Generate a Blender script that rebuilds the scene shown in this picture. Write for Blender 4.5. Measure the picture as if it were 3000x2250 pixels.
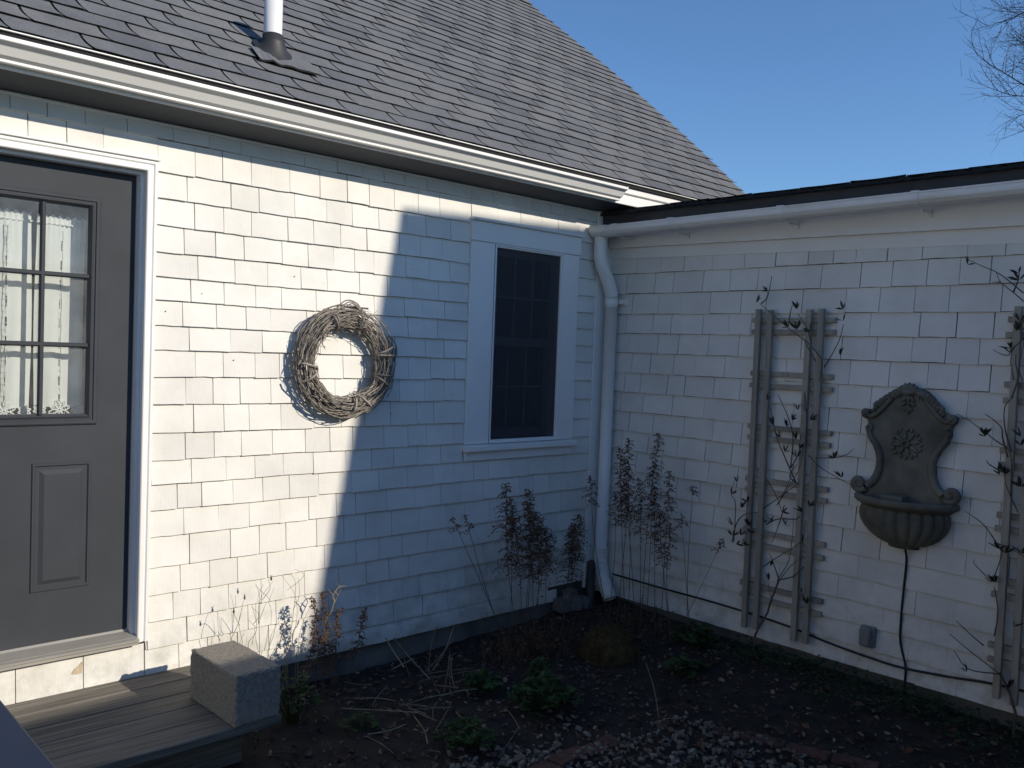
import bpy, math, random
from mathutils import Vector, Matrix, noise
random.seed(7)
S = bpy.context.scene
for o in list(bpy.data.objects): bpy.data.objects.remove(o)
C = S.collection
R = math.radians
# ------------------------------------------------------------------ camera, sky, sun, exposure
# World: corner of the two shingled walls at x=0,y=0; house wall runs along -x, wing wall along -y; eye level is z=0.
CAMP = Vector((-4.7073, -4.08, 0.0))
def cam_axes(yaw, pitch, roll):
    fwd = Vector((math.sin(yaw)*math.cos(pitch), math.cos(yaw)*math.cos(pitch), math.sin(pitch)))
    r = Vector((math.cos(yaw), -math.sin(yaw), 0)); u = r.cross(fwd)
    c, s = math.cos(roll), math.sin(roll)
    return c*r + s*u, -s*r + c*u, fwd
CR, CU, CF = cam_axes(R(43.09), R(-2.103), R(2.145))
cam = bpy.data.cameras.new('camera'); camo = bpy.data.objects.new('camera', cam); C.objects.link(camo)
cam.sensor_fit = 'HORIZONTAL'; cam.sensor_width = 36; cam.lens = 2587.5/3000*36
cam.clip_start = 0.05; cam.clip_end = 2000
camo.matrix_world = Matrix(((CR.x, CU.x, -CF.x, CAMP.x), (CR.y, CU.y, -CF.y, CAMP.y), (CR.z, CU.z, -CF.z, CAMP.z), (0, 0, 0, 1)))
S.camera = camo
S.render.resolution_x, S.render.resolution_y = 1024, 768
SUND = Vector((-0.41, 1.0, -0.50)).normalized()          # the way sunlight travels
w = bpy.data.worlds.new('World'); S.world = w; w.use_nodes = True
nt = w.node_tree; bg = nt.nodes['Background']
sky = nt.nodes.new('ShaderNodeTexSky'); sky.sky_type = 'NISHITA'; sky.sun_disc = False
sky.sun_elevation = math.asin(-SUND.z); sky.sun_rotation = math.atan2(-SUND.x, -SUND.y)
sky.altitude = 0; sky.air_density = 1.0; sky.dust_density = 0.0; sky.ozone_density = 6.8
nt.links.new(sky.outputs[0], bg.inputs[0]); bg.inputs[1].default_value = SKY_STRENGTH = 0.15
sl = bpy.data.lights.new('sun', 'SUN'); sl.energy = 4.35; sl.angle = R(0.53); sl.color = (1.0, 0.905, 0.76)
so = bpy.data.objects.new('sun', sl); C.objects.link(so); so.rotation_euler = SUND.to_track_quat('-Z', 'Y').to_euler()
so.location = (3, -9, 8)
S.view_settings.view_transform = 'Standard'; S.view_settings.look = 'None'; S.view_settings.gamma = 1
S.view_settings.exposure = 0.0; S.view_settings.use_curve_mapping = False
S.render.engine = 'CYCLES'
# ------------------------------------------------------------------ helpers
def in_view(p):
    d = Vector(p) - CAMP; z = d.dot(CF)
    if z < .1: return None
    return 1500 + 2587.5*d.dot(CR)/z, 1125 - 2587.5*d.dot(CU)/z, z
class MB:
    """collects faces; build() links them as one mesh object"""
    def __init__(s): s.v = []; s.f = []; s.m = []
    def add(s, vs, fs, mi=0):
        b = len(s.v); s.v += [tuple(v) for v in vs]
        for f in fs: s.f.append(tuple(b+i for i in f)); s.m.append(mi)
        return s
    def box(s, x0, x1, y0, y1, z0, z1, mi=0, M=None):
        vs = [(x, y, z) for x in (x0, x1) for y in (y0, y1) for z in (z0, z1)]
        if M: vs = [M @ Vector(v) for v in vs]
        return s.add(vs, [(0,1,3,2), (4,6,7,5), (0,4,5,1), (2,3,7,6), (0,2,6,4), (1,5,7,3)], mi)
    def bbox(s, x0, x1, y0, y1, z0, z1, b=.003, mi=0, M=None):
        """box with chamfered edges"""
        vs = []; idx = {}
        for i, sx in enumerate((x0, x1)):
            for j, sy in enumerate((y0, y1)):
                for k, sz in enumerate((z0, z1)):
                    dx = b if i == 0 else -b; dy = b if j == 0 else -b; dz = b if k == 0 else -b
                    for a, p in (('x', (sx, sy+dy, sz+dz)), ('y', (sx+dx, sy, sz+dz)), ('z', (sx+dx, sy+dy, sz))):
                        idx[(i, j, k, a)] = len(vs); vs.append(p)
        fs = []
        q = lambda *t: fs.append(tuple(idx[a] for a in t))
        for i in (0, 1):
            o = [(i,0,0,'x'), (i,0,1,'x'), (i,1,1,'x'), (i,1,0,'x')]; q(*(o if i == 0 else o[::-1]))
            o = [(0,i,0,'y'), (1,i,0,'y'), (1,i,1,'y'), (0,i,1,'y')]; q(*(o if i == 0 else o[::-1]))
            o = [(0,0,i,'z'), (0,1,i,'z'), (1,1,i,'z'), (1,0,i,'z')]; q(*(o if i == 0 else o[::-1]))
        for i in (0, 1):
            for j in (0, 1):
                q((i,j,0,'x'), (i,j,0,'y'), (i,j,1,'y'), (i,j,1,'x'))
                q((i,0,j,'x'), (i,0,j,'z'), (i,1,j,'z'), (i,1,j,'x'))
                q((0,i,j,'y'), (0,i,j,'z'), (1,i,j,'z'), (1,i,j,'y'))
                for k in (0, 1): q((i,j,k,'x'), (i,j,k,'y'), (i,j,k,'z'))
        if M: vs = [M @ Vector(v) for v in vs]
        return s.add(vs, fs, mi)
    def tube(s, path, rad, n=6, mi=0, cap=True):
        path = [Vector(p) for p in path]; N = len(path)
        if isinstance(rad, (int, float)): rad = [rad]*N
        up = Vector((.31, .77, .55)); vs = []; fs = []
        for i, p in enumerate(path):
            t = (path[min(i+1, N-1)] - path[max(i-1, 0)])
            t = t.normalized() if t.length > 1e-9 else Vector((0, 0, 1))
            a = t.cross(up)
            if a.length < .05: a = t.cross(Vector((1, 0, .2)))
            a.normalize(); b = t.cross(a)
            for k in range(n):
                an = 2*math.pi*k/n; vs.append(p + rad[i]*(math.cos(an)*a + math.sin(an)*b))
        for i in range(N-1):
            for k in range(n):
                k2 = (k+1) % n; fs.append((i*n+k, i*n+k2, (i+1)*n+k2, (i+1)*n+k))
        if cap: fs.append(tuple(range(n))); fs.append(tuple((N-1)*n+k for k in reversed(range(n))))
        return s.add(vs, fs, mi)
    def extrude(s, prof, place, ts, closed=True, mi=0, caps=True):
        """prof: 2-D points; place(a, b, t) -> 3-D"""
        n = len(prof); vs = [place(a, b, t) for t in ts for a, b in prof]; fs = []
        for i in range(len(ts)-1):
            for k in range(n if closed else n-1):
                k2 = (k+1) % n; fs.append((i*n+k, i*n+k2, (i+1)*n+k2, (i+1)*n+k))
        if caps and closed: fs.append(tuple(reversed(range(n)))); fs.append(tuple((len(ts)-1)*n+k for k in range(n)))
        return s.add(vs, fs, mi)
    def lathe(s, prof, c, n=20, a0=0, a1=2*math.pi, mi=0, sx=1, sy=1):
        full = abs(a1-a0-2*math.pi) < 1e-6; m = n if full else n+1; vs = []; fs = []
        for r, z in prof:
            for k in range(m):
                an = a0 + (a1-a0)*k/n; vs.append((c[0]+r*math.cos(an)*sx, c[1]+r*math.sin(an)*sy, c[2]+z))
        for i in range(len(prof)-1):
            for k in range(n):
                k2 = (k+1) % m; fs.append((i*m+k, i*m+k2, (i+1)*m+k2, (i+1)*m+k))
        return s.add(vs, fs, mi)
    def blob(s, c, r, seg=8, rings=5, mi=0, M=None):
        vs = []; fs = []
        for i in range(rings+1):
            th = math.pi*i/rings
            for k in range(seg):
                ph = 2*math.pi*k/seg
                v = Vector((r[0]*math.sin(th)*math.cos(ph), r[1]*math.sin(th)*math.sin(ph), r[2]*math.cos(th)))
                if M: v = M @ v
                vs.append(v + Vector(c))
        for i in range(rings):
            for k in range(seg):
                k2 = (k+1) % seg; fs.append((i*seg+k, (i+1)*seg+k, (i+1)*seg+k2, i*seg+k2))
        return s.add(vs, fs, mi)
    def mesh(s, name, mats, smooth=False):
        me = bpy.data.meshes.new(name); me.from_pydata(s.v, [], s.f); me.validate()
        for m in (mats if isinstance(mats, (list, tuple)) else [mats]): me.materials.append(m)
        if len(s.m) == len(me.polygons): me.polygons.foreach_set('material_index', s.m)
        if smooth: me.polygons.foreach_set('use_smooth', [True]*len(me.polygons))
        me.update(); return me
    def build(s, name, mats, parent=None, smooth=False, kind=None, label=None):
        return link(name, s.mesh(name, mats, smooth), parent, kind, label)
def link(name, me, parent=None, kind=None, label=None):
    o = bpy.data.objects.new(name, me); C.objects.link(o)
    if parent is not None: o.parent = parent
    if kind: o['kind'] = kind
    if label: o['label'] = label
    return o
def thing(name, label, cat, group=None, loc=(0, 0, 0)):
    o = bpy.data.objects.new(name, None); C.objects.link(o); o.location = loc; o.empty_display_size = .1
    o['label'] = label; o['category'] = cat
    if group: o['group'] = group
    return o
def tag(o, label, cat, group=None, kind=None):
    o['label'] = label; o['category'] = cat
    if group: o['group'] = group
    if kind: o['kind'] = kind
    return o
rnd = random.uniform
def bend(pts, n=4, j=0.0):
    """resample a polyline smoothly (Catmull-Rom) with a little jitter"""
    P = [Vector(p) for p in pts]
    if len(P) < 3: P = [P[0], (P[0]+P[-1])/2 + Vector((rnd(-j, j), rnd(-j, j), 0)), P[-1]]
    Q = [2*P[0]-P[1]] + P + [2*P[-1]-P[-2]]; out = []
    for i in range(1, len(Q)-2):
        a, b, c, d = Q[i-1:i+3]
        for k in range(n):
            t = k/n
            out.append(.5*((2*b) + (c-a)*t + (2*a-5*b+4*c-d)*t*t + (3*b-a-3*c+d)*t**3))
    out.append(P[-1]); return out
def taper(n, r0, r1): return [r0 + (r1-r0)*i/max(1, n-1) for i in range(n)]
# ------------------------------------------------------------------ materials
def new_mat(name):
    m = bpy.data.materials.new(name); m.use_nodes = True; n = m.node_tree
    return m, n, n.nodes['Principled BSDF']
def N(n, t, **kw):
    x = n.nodes.new(t)
    for k, v in kw.items():
        if k in x.inputs: x.inputs[k].default_value = v
        else: setattr(x, k, v)
    return x
def ramp(n, src, stops):
    r = n.nodes.new('ShaderNodeValToRGB'); e = r.color_ramp.elements
    while len(e) < len(stops): e.new(.5)
    for i, (p, c) in enumerate(stops):
        e[i].position = p; e[i].color = (*c, 1) if len(c) == 3 else c
    n.links.new(src, r.inputs[0]); return r
def mix(n, fac, a, b, mode='MIX'):
    m = n.nodes.new('ShaderNodeMix'); m.data_type = 'RGBA'; m.blend_type = mode
    for i, v in ((0, fac), (6, a), (7, b)):
        if hasattr(v, 'is_linked'): n.links.new(v, m.inputs[i])
        elif i == 0: m.inputs[0].default_value = v
        else: m.inputs[i].default_value = (*v, 1)
    return m.outputs[2]
def pos(n, scale=(1, 1, 1)):
    g = n.nodes.new('ShaderNodeNewGeometry'); mp = n.nodes.new('ShaderNodeMapping'); mp.inputs['Scale'].default_value = scale
    n.links.new(g.outputs['Position'], mp.inputs[0]); return mp.outputs[0]
def tex(n, vec, scale, detail=4, rough=.55):
    t = N(n, 'ShaderNodeTexNoise', Scale=scale, Detail=detail, Roughness=rough); n.links.new(vec, t.inputs['Vector']); return t.outputs['Fac']
def bump(n, bs, h, strength=.3, dist=.01):
    b = N(n, 'ShaderNodeBump', Strength=strength, Distance=dist); n.links.new(h, b.inputs['Height']); n.links.new(b.outputs[0], bs.inputs['Normal'])
def simple(name, col, rough=.6, var=.15, scale=8, stretch=(1, 1, 1), bmp=0., bscale=60, metallic=0, spec=None, rand=0.):
    """plain colour broken up by two scales of noise, a little bump, optional per-object variation"""
    m, n, b = new_mat(name); v = pos(n, stretch)
    f = tex(n, v, scale, 5); lo = tuple(max(0, c*(1-var)) for c in col); hi = tuple(min(1, c*(1+var)) for c in col)
    c = ramp(n, f, [(.3, lo), (.7, hi)]).outputs[0]
    if rand:
        oi = n.nodes.new('ShaderNodeObjectInfo')
        c = mix(n, 1., c, ramp(n, oi.outputs['Random'], [(0, (1-rand,)*3), (1, (1, 1, 1))]).outputs[0], 'MULTIPLY')
    n.links.new(c, b.inputs['Base Color']); b.inputs['Roughness'].default_value = rough; b.inputs['Metallic'].default_value = metallic
    if spec is not None: b.inputs['Specular IOR Level'].default_value = spec
    if bmp: bump(n, b, tex(n, v, bscale, 4), bmp, .004)
    return m
def shingle_paint(name, base=(.785, .77, .73)):
    """old white house paint on cedar: faint grain, chalky patches, scuffs and splash dirt low on the wall"""
    m, n, b = new_mat(name); v = pos(n)
    oi = n.nodes.new('ShaderNodeObjectInfo')
    c = mix(n, 1., base, ramp(n, oi.outputs['Random'], [(0, (.89, .89, .89)), (.35, (.96, .958, .95)), (1, (1, 1, .995))]).outputs[0], 'MULTIPLY')
    c = mix(n, 1., c, ramp(n, tex(n, v, 3.5, 6, .6), [(.3, (.88, .875, .865)), (.6, (1, 1, 1))]).outputs[0], 'MULTIPLY')
    scuff = ramp(n, tex(n, pos(n, (60, 60, 14)), 1.2, 5, .6), [(.67, (0, 0, 0)), (.82, (1, 1, 1))]).outputs[0]
    c = mix(n, scuff, c, (.52, .50, .46))
    spots = ramp(n, tex(n, pos(n, (1, 1, .7)), 26, 4, .7), [(.70, (0, 0, 0)), (.78, (1, 1, 1))]).outputs[0]
    c = mix(n, spots, c, (.42, .40, .36))
    g = n.nodes.new('ShaderNodeSeparateXYZ'); ge = n.nodes.new('ShaderNodeNewGeometry'); n.links.new(ge.outputs['Position'], g.inputs[0])
    mr = N(n, 'ShaderNodeMapRange'); mr.inputs[1].default_value = -1.05; mr.inputs[2].default_value = -1.68; n.links.new(g.outputs['Z'], mr.inputs[0])
    mm = N(n, 'ShaderNodeMath', operation='MULTIPLY'); n.links.new(mr.outputs[0], mm.inputs[0])
    n.links.new(ramp(n, tex(n, v, 9, 7, .7), [(.42, (0, 0, 0)), (.75, (1, 1, 1))]).outputs[0], mm.inputs[1])
    c = mix(n, mm.outputs[0], c, (.38, .37, .31))
    n.links.new(c, b.inputs['Base Color']); b.inputs['Roughness'].default_value = .62; b.inputs['Specular IOR Level'].default_value = .3
    hg = N(n, 'ShaderNodeMath', operation='ADD'); n.links.new(tex(n, pos(n, (90, 90, 6)), 1, 4), hg.inputs[0]); n.links.new(tex(n, v, 30, 5), hg.inputs[1])
    bump(n, b, hg.outputs[0], .35, .003)
    return m
def asphalt(name, lo, hi):
    m, n, b = new_mat(name); v = pos(n)
    oi = n.nodes.new('ShaderNodeObjectInfo')
    c = ramp(n, tex(n, v, 420, 2, .8), [(.32, lo), (.5, tuple((a+c)/2 for a, c in zip(lo, hi))), (.72, hi)]).outputs[0]
    c = mix(n, 1., c, ramp(n, oi.outputs['Random'], [(0, (.70, .71, .75)), (.18, (.88, .88, .9)), (1, (1.03, 1.02, 1.0))]).outputs[0], 'MULTIPLY')
    c = mix(n, 1., c, ramp(n, tex(n, v, 5, 6, .65), [(.3, (.78, .78, .8)), (.65, (1.05, 1.05, 1.04))]).outputs[0], 'MULTIPLY')
    n.links.new(c, b.inputs['Base Color']); b.inputs['Roughness'].default_value = .92; b.inputs['Specular IOR Level'].default_value = .25
    bump(n, b, tex(n, v, 350, 3, .7), .5, .003); return m
def wood(name, a, b_, stretch, scale=6, rough=.8):
    m, n, b = new_mat(name); v = pos(n, stretch)
    c = ramp(n, tex(n, v, scale, 8, .7), [(.28, a), (.5, tuple((x+y)/2 for x, y in zip(a, b_))), (.75, b_)]).outputs[0]
    c = mix(n, .6, c, ramp(n, tex(n, pos(n), 2.2, 5), [(.3, (.55, .55, .55)), (.7, (1, 1, 1))]).outputs[0], 'MULTIPLY')
    oi = n.nodes.new('ShaderNodeObjectInfo')
    c = mix(n, 1., c, ramp(n, oi.outputs['Random'], [(0, (.8, .8, .8)), (1, (1.08, 1.06, 1.02))]).outputs[0], 'MULTIPLY')
    n.links.new(c, b.inputs['Base Color']); b.inputs['Roughness'].default_value = rough
    bump(n, b, tex(n, v, scale*2, 6, .7), .6, .004); return m
def glass(name, tint=(.9, .93, .92), refl=1.45):
    m, n, b = new_mat(name); n.nodes.remove(b); out = n.nodes['Material Output']
    t = N(n, 'ShaderNodeBsdfTransparent'); t.inputs[0].default_value = (*tint, 1)
    g = N(n, 'ShaderNodeBsdfGlossy', Roughness=.03); fr = N(n, 'ShaderNodeFresnel', IOR=refl); mx = N(n, 'ShaderNodeMixShader')
    df = N(n, 'ShaderNodeBsdfDiffuse'); df.inputs[0].default_value = (.8, .82, .82, 1); dm = N(n, 'ShaderNodeMixShader')
    n.links.new(ramp(n, tex(n, pos(n), 7, 5, .65), [(.3, (.05, .05, .05)), (.7, (.14, .14, .14))]).outputs[0], dm.inputs[0]); n.links.new(t.outputs[0], dm.inputs[1]); n.links.new(df.outputs[0], dm.inputs[2])
    n.links.new(fr.outputs[0], mx.inputs[0]); n.links.new(dm.outputs[0], mx.inputs[1]); n.links.new(g.outputs[0], mx.inputs[2]); n.links.new(mx.outputs[0], out.inputs[0])
    nz = tex(n, pos(n), 5, 2); bb = N(n, 'ShaderNodeBump', Strength=.04, Distance=.02); n.links.new(nz, bb.inputs['Height']); n.links.new(bb.outputs[0], g.inputs['Normal'])
    return m
def leafy(name, a, b_, trans=.25, rough=.55):
    m, n, b = new_mat(name); v = pos(n)
    c = ramp(n, tex(n, v, 14, 4), [(.3, a), (.7, b_)]).outputs[0]
    n.links.new(c, b.inputs['Base Color']); b.inputs['Roughness'].default_value = rough; b.inputs['Specular IOR Level'].default_value = .3
    tr = N(n, 'ShaderNodeBsdfTranslucent'); n.links.new(c, tr.inputs[0]); mx = N(n, 'ShaderNodeMixShader'); mx.inputs[0].default_value = trans
    n.links.new(b.outputs[0], mx.inputs[1]); n.links.new(tr.outputs[0], mx.inputs[2]); n.links.new(mx.outputs[0], n.nodes['Material Output'].inputs[0])
    return m
M = {}
M['shingle'] = shingle_paint('white_shingle_paint')
M['trim'] = simple('white_trim_paint', (.80, .79, .77), .5, .04, 3, bmp=.08, bscale=25, stretch=(1, 1, .6))
M['joint'] = simple('building_paper_butt_shade', (.085, .082, .075), .9, .3, 12)  # backing behind the joints, and the painted shade line below each butt
M['gutter'] = simple('white_aluminium_gutter', (.80, .79, .76), .38, .03, 2)
M['asphalt'] = asphalt('asphalt_granules', (.060, .063, .070), (.285, .295, .308))
M['asphalt_edge'] = simple('asphalt_edge', (.012, .012, .013), .95, .4, 60, bmp=.4)
M['rubber'] = simple('black_rubber', (.028, .028, .03), .55, .25, 12)
M['pvc'] = simple('white_pvc_pipe', (.80, .79, .78), .35, .03, 4)
M['door'] = simple('charcoal_door_paint', (.047, .052, .060), .6, .10, 4, bmp=.06, bscale=30, spec=.15)
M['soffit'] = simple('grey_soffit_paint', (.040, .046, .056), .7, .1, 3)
M['railpaint'] = simple('grey_rail_paint', (.14, .125, .135), .6, .12, 5)
M['glass'] = glass('window_glass')
M['dark'] = simple('dark_room', (.09, .09, .092), .9, .3, 2)
M['sash'] = simple('sash_paint', (.42, .42, .43), .5, .05, 4)
M['sill_metal'] = simple('aluminium_threshold', (.42, .40, .36), .42, .12, 10, stretch=(.4, 6, 6), metallic=.35)
M['deck'] = wood('weathered_deck_wood', (.035, .032, .028), (.30, .275, .235), (.35, 11, 11), 6)
M['trellis'] = wood('weathered_trellis_wood', (.29, .262, .222), (.50, .46, .395), (9, 9, .5), 5)
M['foundation'] = simple('old_foundation', (.15, .145, .13), .9, .35, 5, bmp=.5, bscale=25)
M['block'] = simple('concrete_block', (.25, .23, .195), .95, .28, 70, bmp=.8, bscale=130)
M['stone'] = simple('cast_stone', (.145, .14, .112), .85, .4, 7, bmp=.55, bscale=70)
M['twig'] = simple('grapevine_twig', (.31, .275, .24), .85, .45, 30, rand=.45, bmp=.4, bscale=200)
M['dry'] = leafy('dried_flower', (.065, .042, .028), (.19, .112, .068), .1, .9)
M['stem'] = simple('dried_stem', (.11, .075, .055), .85, .4, 20)
M['straw'] = simple('bleached_straw', (.30, .25, .18), .75, .3, 15, rand=.5)
M['weed'] = simple('dry_weed_stem', (.34, .27, .18), .8, .35, 20, rand=.4)
M['vine'] = simple('woody_vine', (.10, .08, .068), .85, .4, 30)
M['vleaf'] = leafy('dark_vine_leaf', (.018, .022, .016), (.06, .060, .038), .1)
M['green'] = leafy('fresh_green_leaf', (.028, .060, .020), (.060, .108, .036), .25)
M['moss'] = simple('russet_moss', (.085, .06, .022), .95, .5, 22, bmp=1., bscale=90)
M['soil'] = simple('garden_soil', (.022, .018, .015), .97, .55, 9, bmp=1., bscale=45)
M['litter'] = simple('dead_leaves', (.085, .062, .045), .85, .6, 6, rand=.3)
M['chip'] = simple('weathered_wood_chips', (.165, .14, .115), .9, .65, 24)
M['brick'] = simple('old_edging_brick', (.125, .062, .05), .9, .35, 30, bmp=.7, bscale=80, rand=.35)
M['cord'] = simple('black_cord', (.012, .012, .014), .5, .2, 20)
M['greybox'] = simple('grey_weather_box', (.20, .205, .22), .45, .1, 20)
M['bark'] = simple('grey_bark', (.13, .11, .10), .9, .35, 8)
M['fence'] = wood('fence_wood', (.12, .10, .08), (.26, .22, .17), (6, 6, .6), 4)
M['bluegrey'] = simple('blue_grey_paint', (.74, .75, .78), .55, .04, 4)
def curtain_mat():
    m, n, b = new_mat('white_cotton'); v = pos(n)
    c = ramp(n, tex(n, v, 6, 4), [(.3, (.80, .81, .79)), (.7, (.86, .87, .85))]).outputs[0]
    n.links.new(c, b.inputs['Base Color']); b.inputs['Roughness'].default_value = .9
    tr = N(n, 'ShaderNodeBsdfTranslucent'); n.links.new(c, tr.inputs[0]); mx = N(n, 'ShaderNodeMixShader'); mx.inputs[0].default_value = .2
    n.links.new(b.outputs[0], mx.inputs[1]); n.links.new(tr.outputs[0], mx.inputs[2]); n.links.new(mx.outputs[0], n.nodes['Material Output'].inputs[0])
    bump(n, b, tex(n, v, 500, 2), .1, .002); return m
M['curtain'] = curtain_mat()
def screen_mat():
    m, n, b = new_mat('insect_screen'); b.inputs['Base Color'].default_value = (.028, .03, .036, 1); b.inputs['Roughness'].default_value = .7
    t = N(n, 'ShaderNodeBsdfTransparent'); mx = N(n, 'ShaderNodeMixShader'); mx.inputs[0].default_value = .78
    n.links.new(t.outputs[0], mx.inputs[1]); n.links.new(b.outputs[0], mx.inputs[2]); n.links.new(mx.outputs[0], n.nodes['Material Output'].inputs[0]); return m
M['screen'] = screen_mat()
def dirty_pvc():
    m, n, b = new_mat('stained_white_gutter'); v = pos(n)
    c = ramp(n, tex(n, pos(n, (1.2, 1.2, 5)), 3, 6, .7), [(.46, (.80, .79, .77)), (.66, (.70, .68, .63)), (.80, (.42, .39, .31))]).outputs[0]
    n.links.new(c, b.inputs['Base Color']); b.inputs['Roughness'].default_value = .45; return m
M['dirty'] = dirty_pvc()
def peeled():
    m, n, b = new_mat('bare_wood_patch'); n.links.new(ramp(n, tex(n, pos(n, (8, 8, 1)), 12, 4), [(.3, (.42, .33, .22)), (.7, (.58, .47, .33))]).outputs[0], b.inputs['Base Color']); return m
M['bare'] = peeled()
# ------------------------------------------------------------------ plant stems measured from the place (metres)
VINE1 = [[(-0.085,-1.329,-1.623),(-0.085,-1.35,-1.564),(-0.085,-1.389,-1.482),(-0.085,-1.418,-1.403),(-0.085,-1.464,-1.262)],[(-0.085,-1.464,-1.262),(-0.085,-1.43,-1.165),(-0.085,-1.391,-1.117)],[(-0.085,-1.464,-1.262),(-0.085,-1.543,-1.161),(-0.085,-1.596,-1.113)],[(-0.085,-1.464,-1.262),(-0.085,-1.546,-1.225),(-0.085,-1.625,-1.151)],[(-0.085,-1.418,-1.403),(-0.085,-1.399,-1.322),(-0.085,-1.4,-1.282)],[(-0.085,-1.464,-1.262),(-0.085,-1.515,-1.154),(-0.085,-1.538,-1.066),(-0.085,-1.543,-0.976),(-0.085,-1.542,-0.887)],[(-0.085,-1.36,-1.205),(-0.085,-1.443,-1.136),(-0.085,-1.538,-1.06),(-0.085,-1.59,-1.018)],[(-0.085,-1.143,-1.101),(-0.085,-1.16,-0.99),(-0.085,-1.217,-0.92),(-0.085,-1.31,-0.892)],[(-0.085,-1.143,-1.101),(-0.085,-1.146,-0.871),(-0.085,-1.115,-0.807),(-0.085,-1.153,-0.708)],[(-0.085,-1.342,-0.867),(-0.085,-1.445,-0.786),(-0.085,-1.546,-0.695)],[(-0.085,-1.546,-0.695),(-0.085,-1.502,-0.65),(-0.085,-1.533,-0.582)],[(-0.085,-1.372,-0.692),(-0.085,-1.431,-0.782),(-0.085,-1.457,-0.875)],[(-0.085,-1.457,-0.875),(-0.085,-1.441,-0.968),(-0.085,-1.417,-1.05)],[(-0.085,-1.361,-0.956),(-0.085,-1.445,-0.909),(-0.085,-1.556,-0.891),(-0.085,-1.582,-0.867)],[(-0.085,-1.423,-0.833),(-0.085,-1.491,-0.74),(-0.085,-1.565,-0.598),(-0.085,-1.584,-0.473)],[(-0.085,-1.584,-0.473),(-0.085,-1.593,-0.309),(-0.085,-1.568,-0.172)],[(-0.085,-1.511,-0.605),(-0.085,-1.543,-0.518),(-0.085,-1.564,-0.418)],[(-0.085,-1.511,-0.605),(-0.085,-1.511,-0.439),(-0.085,-1.483,-0.326),(-0.085,-1.407,-0.19)],[(-0.085,-1.432,-0.824),(-0.085,-1.506,-0.672),(-0.085,-1.518,-0.562)],[(-0.085,-1.542,-0.683),(-0.085,-1.454,-0.545),(-0.085,-1.401,-0.433),(-0.085,-1.359,-0.252)],[(-0.085,-1.603,-0.251),(-0.085,-1.582,-0.269),(-0.085,-1.559,-0.164)],[(-0.085,-1.662,0.026),(-0.085,-1.589,0.105),(-0.085,-1.478,0.177),(-0.085,-1.345,0.268),(-0.085,-1.261,0.336)],[(-0.085,-1.628,0.009),(-0.085,-1.572,0.089),(-0.085,-1.534,0.137)],[(-0.085,-1.261,0.336),(-0.085,-1.284,0.361),(-0.085,-1.315,0.394),(-0.085,-1.333,0.494)],[(-0.085,-1.589,0.105),(-0.085,-1.566,0.194),(-0.085,-1.509,0.276)],[(-0.085,-1.669,-0.021),(-0.085,-1.713,0.028),(-0.085,-1.749,0.132),(-0.085,-1.769,0.219)],[(-0.085,-1.662,0.026),(-0.085,-1.669,-0.021),(-0.085,-1.66,-0.102)],[(-0.085,-1.457,0.243),(-0.085,-1.45,0.284),(-0.085,-1.47,0.325)],[(-0.085,-1.605,-0.52),(-0.085,-1.694,-0.582),(-0.085,-1.815,-0.631),(-0.085,-1.882,-0.661)],[(-0.085,-1.657,-0.53),(-0.085,-1.759,-0.518),(-0.085,-1.824,-0.495),(-0.085,-1.867,-0.459)]]
LEAF1 = [(-0.085,-1.297,0.42),(-0.085,-1.227,0.354),(-0.085,-1.5,0.313),(-0.085,-1.777,0.309),(-0.085,-1.772,0.247),(-0.085,-1.445,0.21),(-0.085,-1.511,0.198),(-0.085,-1.584,0.186),(-0.085,-1.778,0.058),(-0.085,-1.338,-0.215),(-0.085,-1.533,-0.26),(-0.085,-1.496,-0.317),(-0.085,-1.611,-0.307),(-0.085,-1.388,-0.359),(-0.085,-1.429,-0.422),(-0.085,-1.533,-0.429),(-0.085,-1.549,-0.477),(-0.085,-1.465,-0.506),(-0.085,-1.543,-0.527),(-0.085,-1.758,-0.511),(-0.085,-1.823,-0.606),(-0.085,-1.466,-0.361),(-0.085,-1.165,-0.72),(-0.085,-1.134,-0.798),(-0.085,-1.2,-0.869),(-0.085,-1.232,-0.831),(-0.085,-1.137,-0.987),(-0.085,-1.201,-1.036),(-0.085,-1.173,-1.095),(-0.085,-1.47,-0.853),(-0.085,-1.485,-0.928),(-0.085,-1.399,-0.92),(-0.085,-1.36,-0.936),(-0.085,-1.598,-0.833),(-0.085,-1.636,-0.792),(-0.085,-1.413,-1.178),(-0.085,-1.602,-1.296),(-0.085,-1.649,-1.345),(-0.085,-1.61,-1.008),(-0.085,-1.407,-1.264),(-0.085,-1.226,-1.085),(-0.085,-1.148,-1.046),(-0.085,-1.275,-1.01),(-0.085,-1.258,-0.973)]
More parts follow.
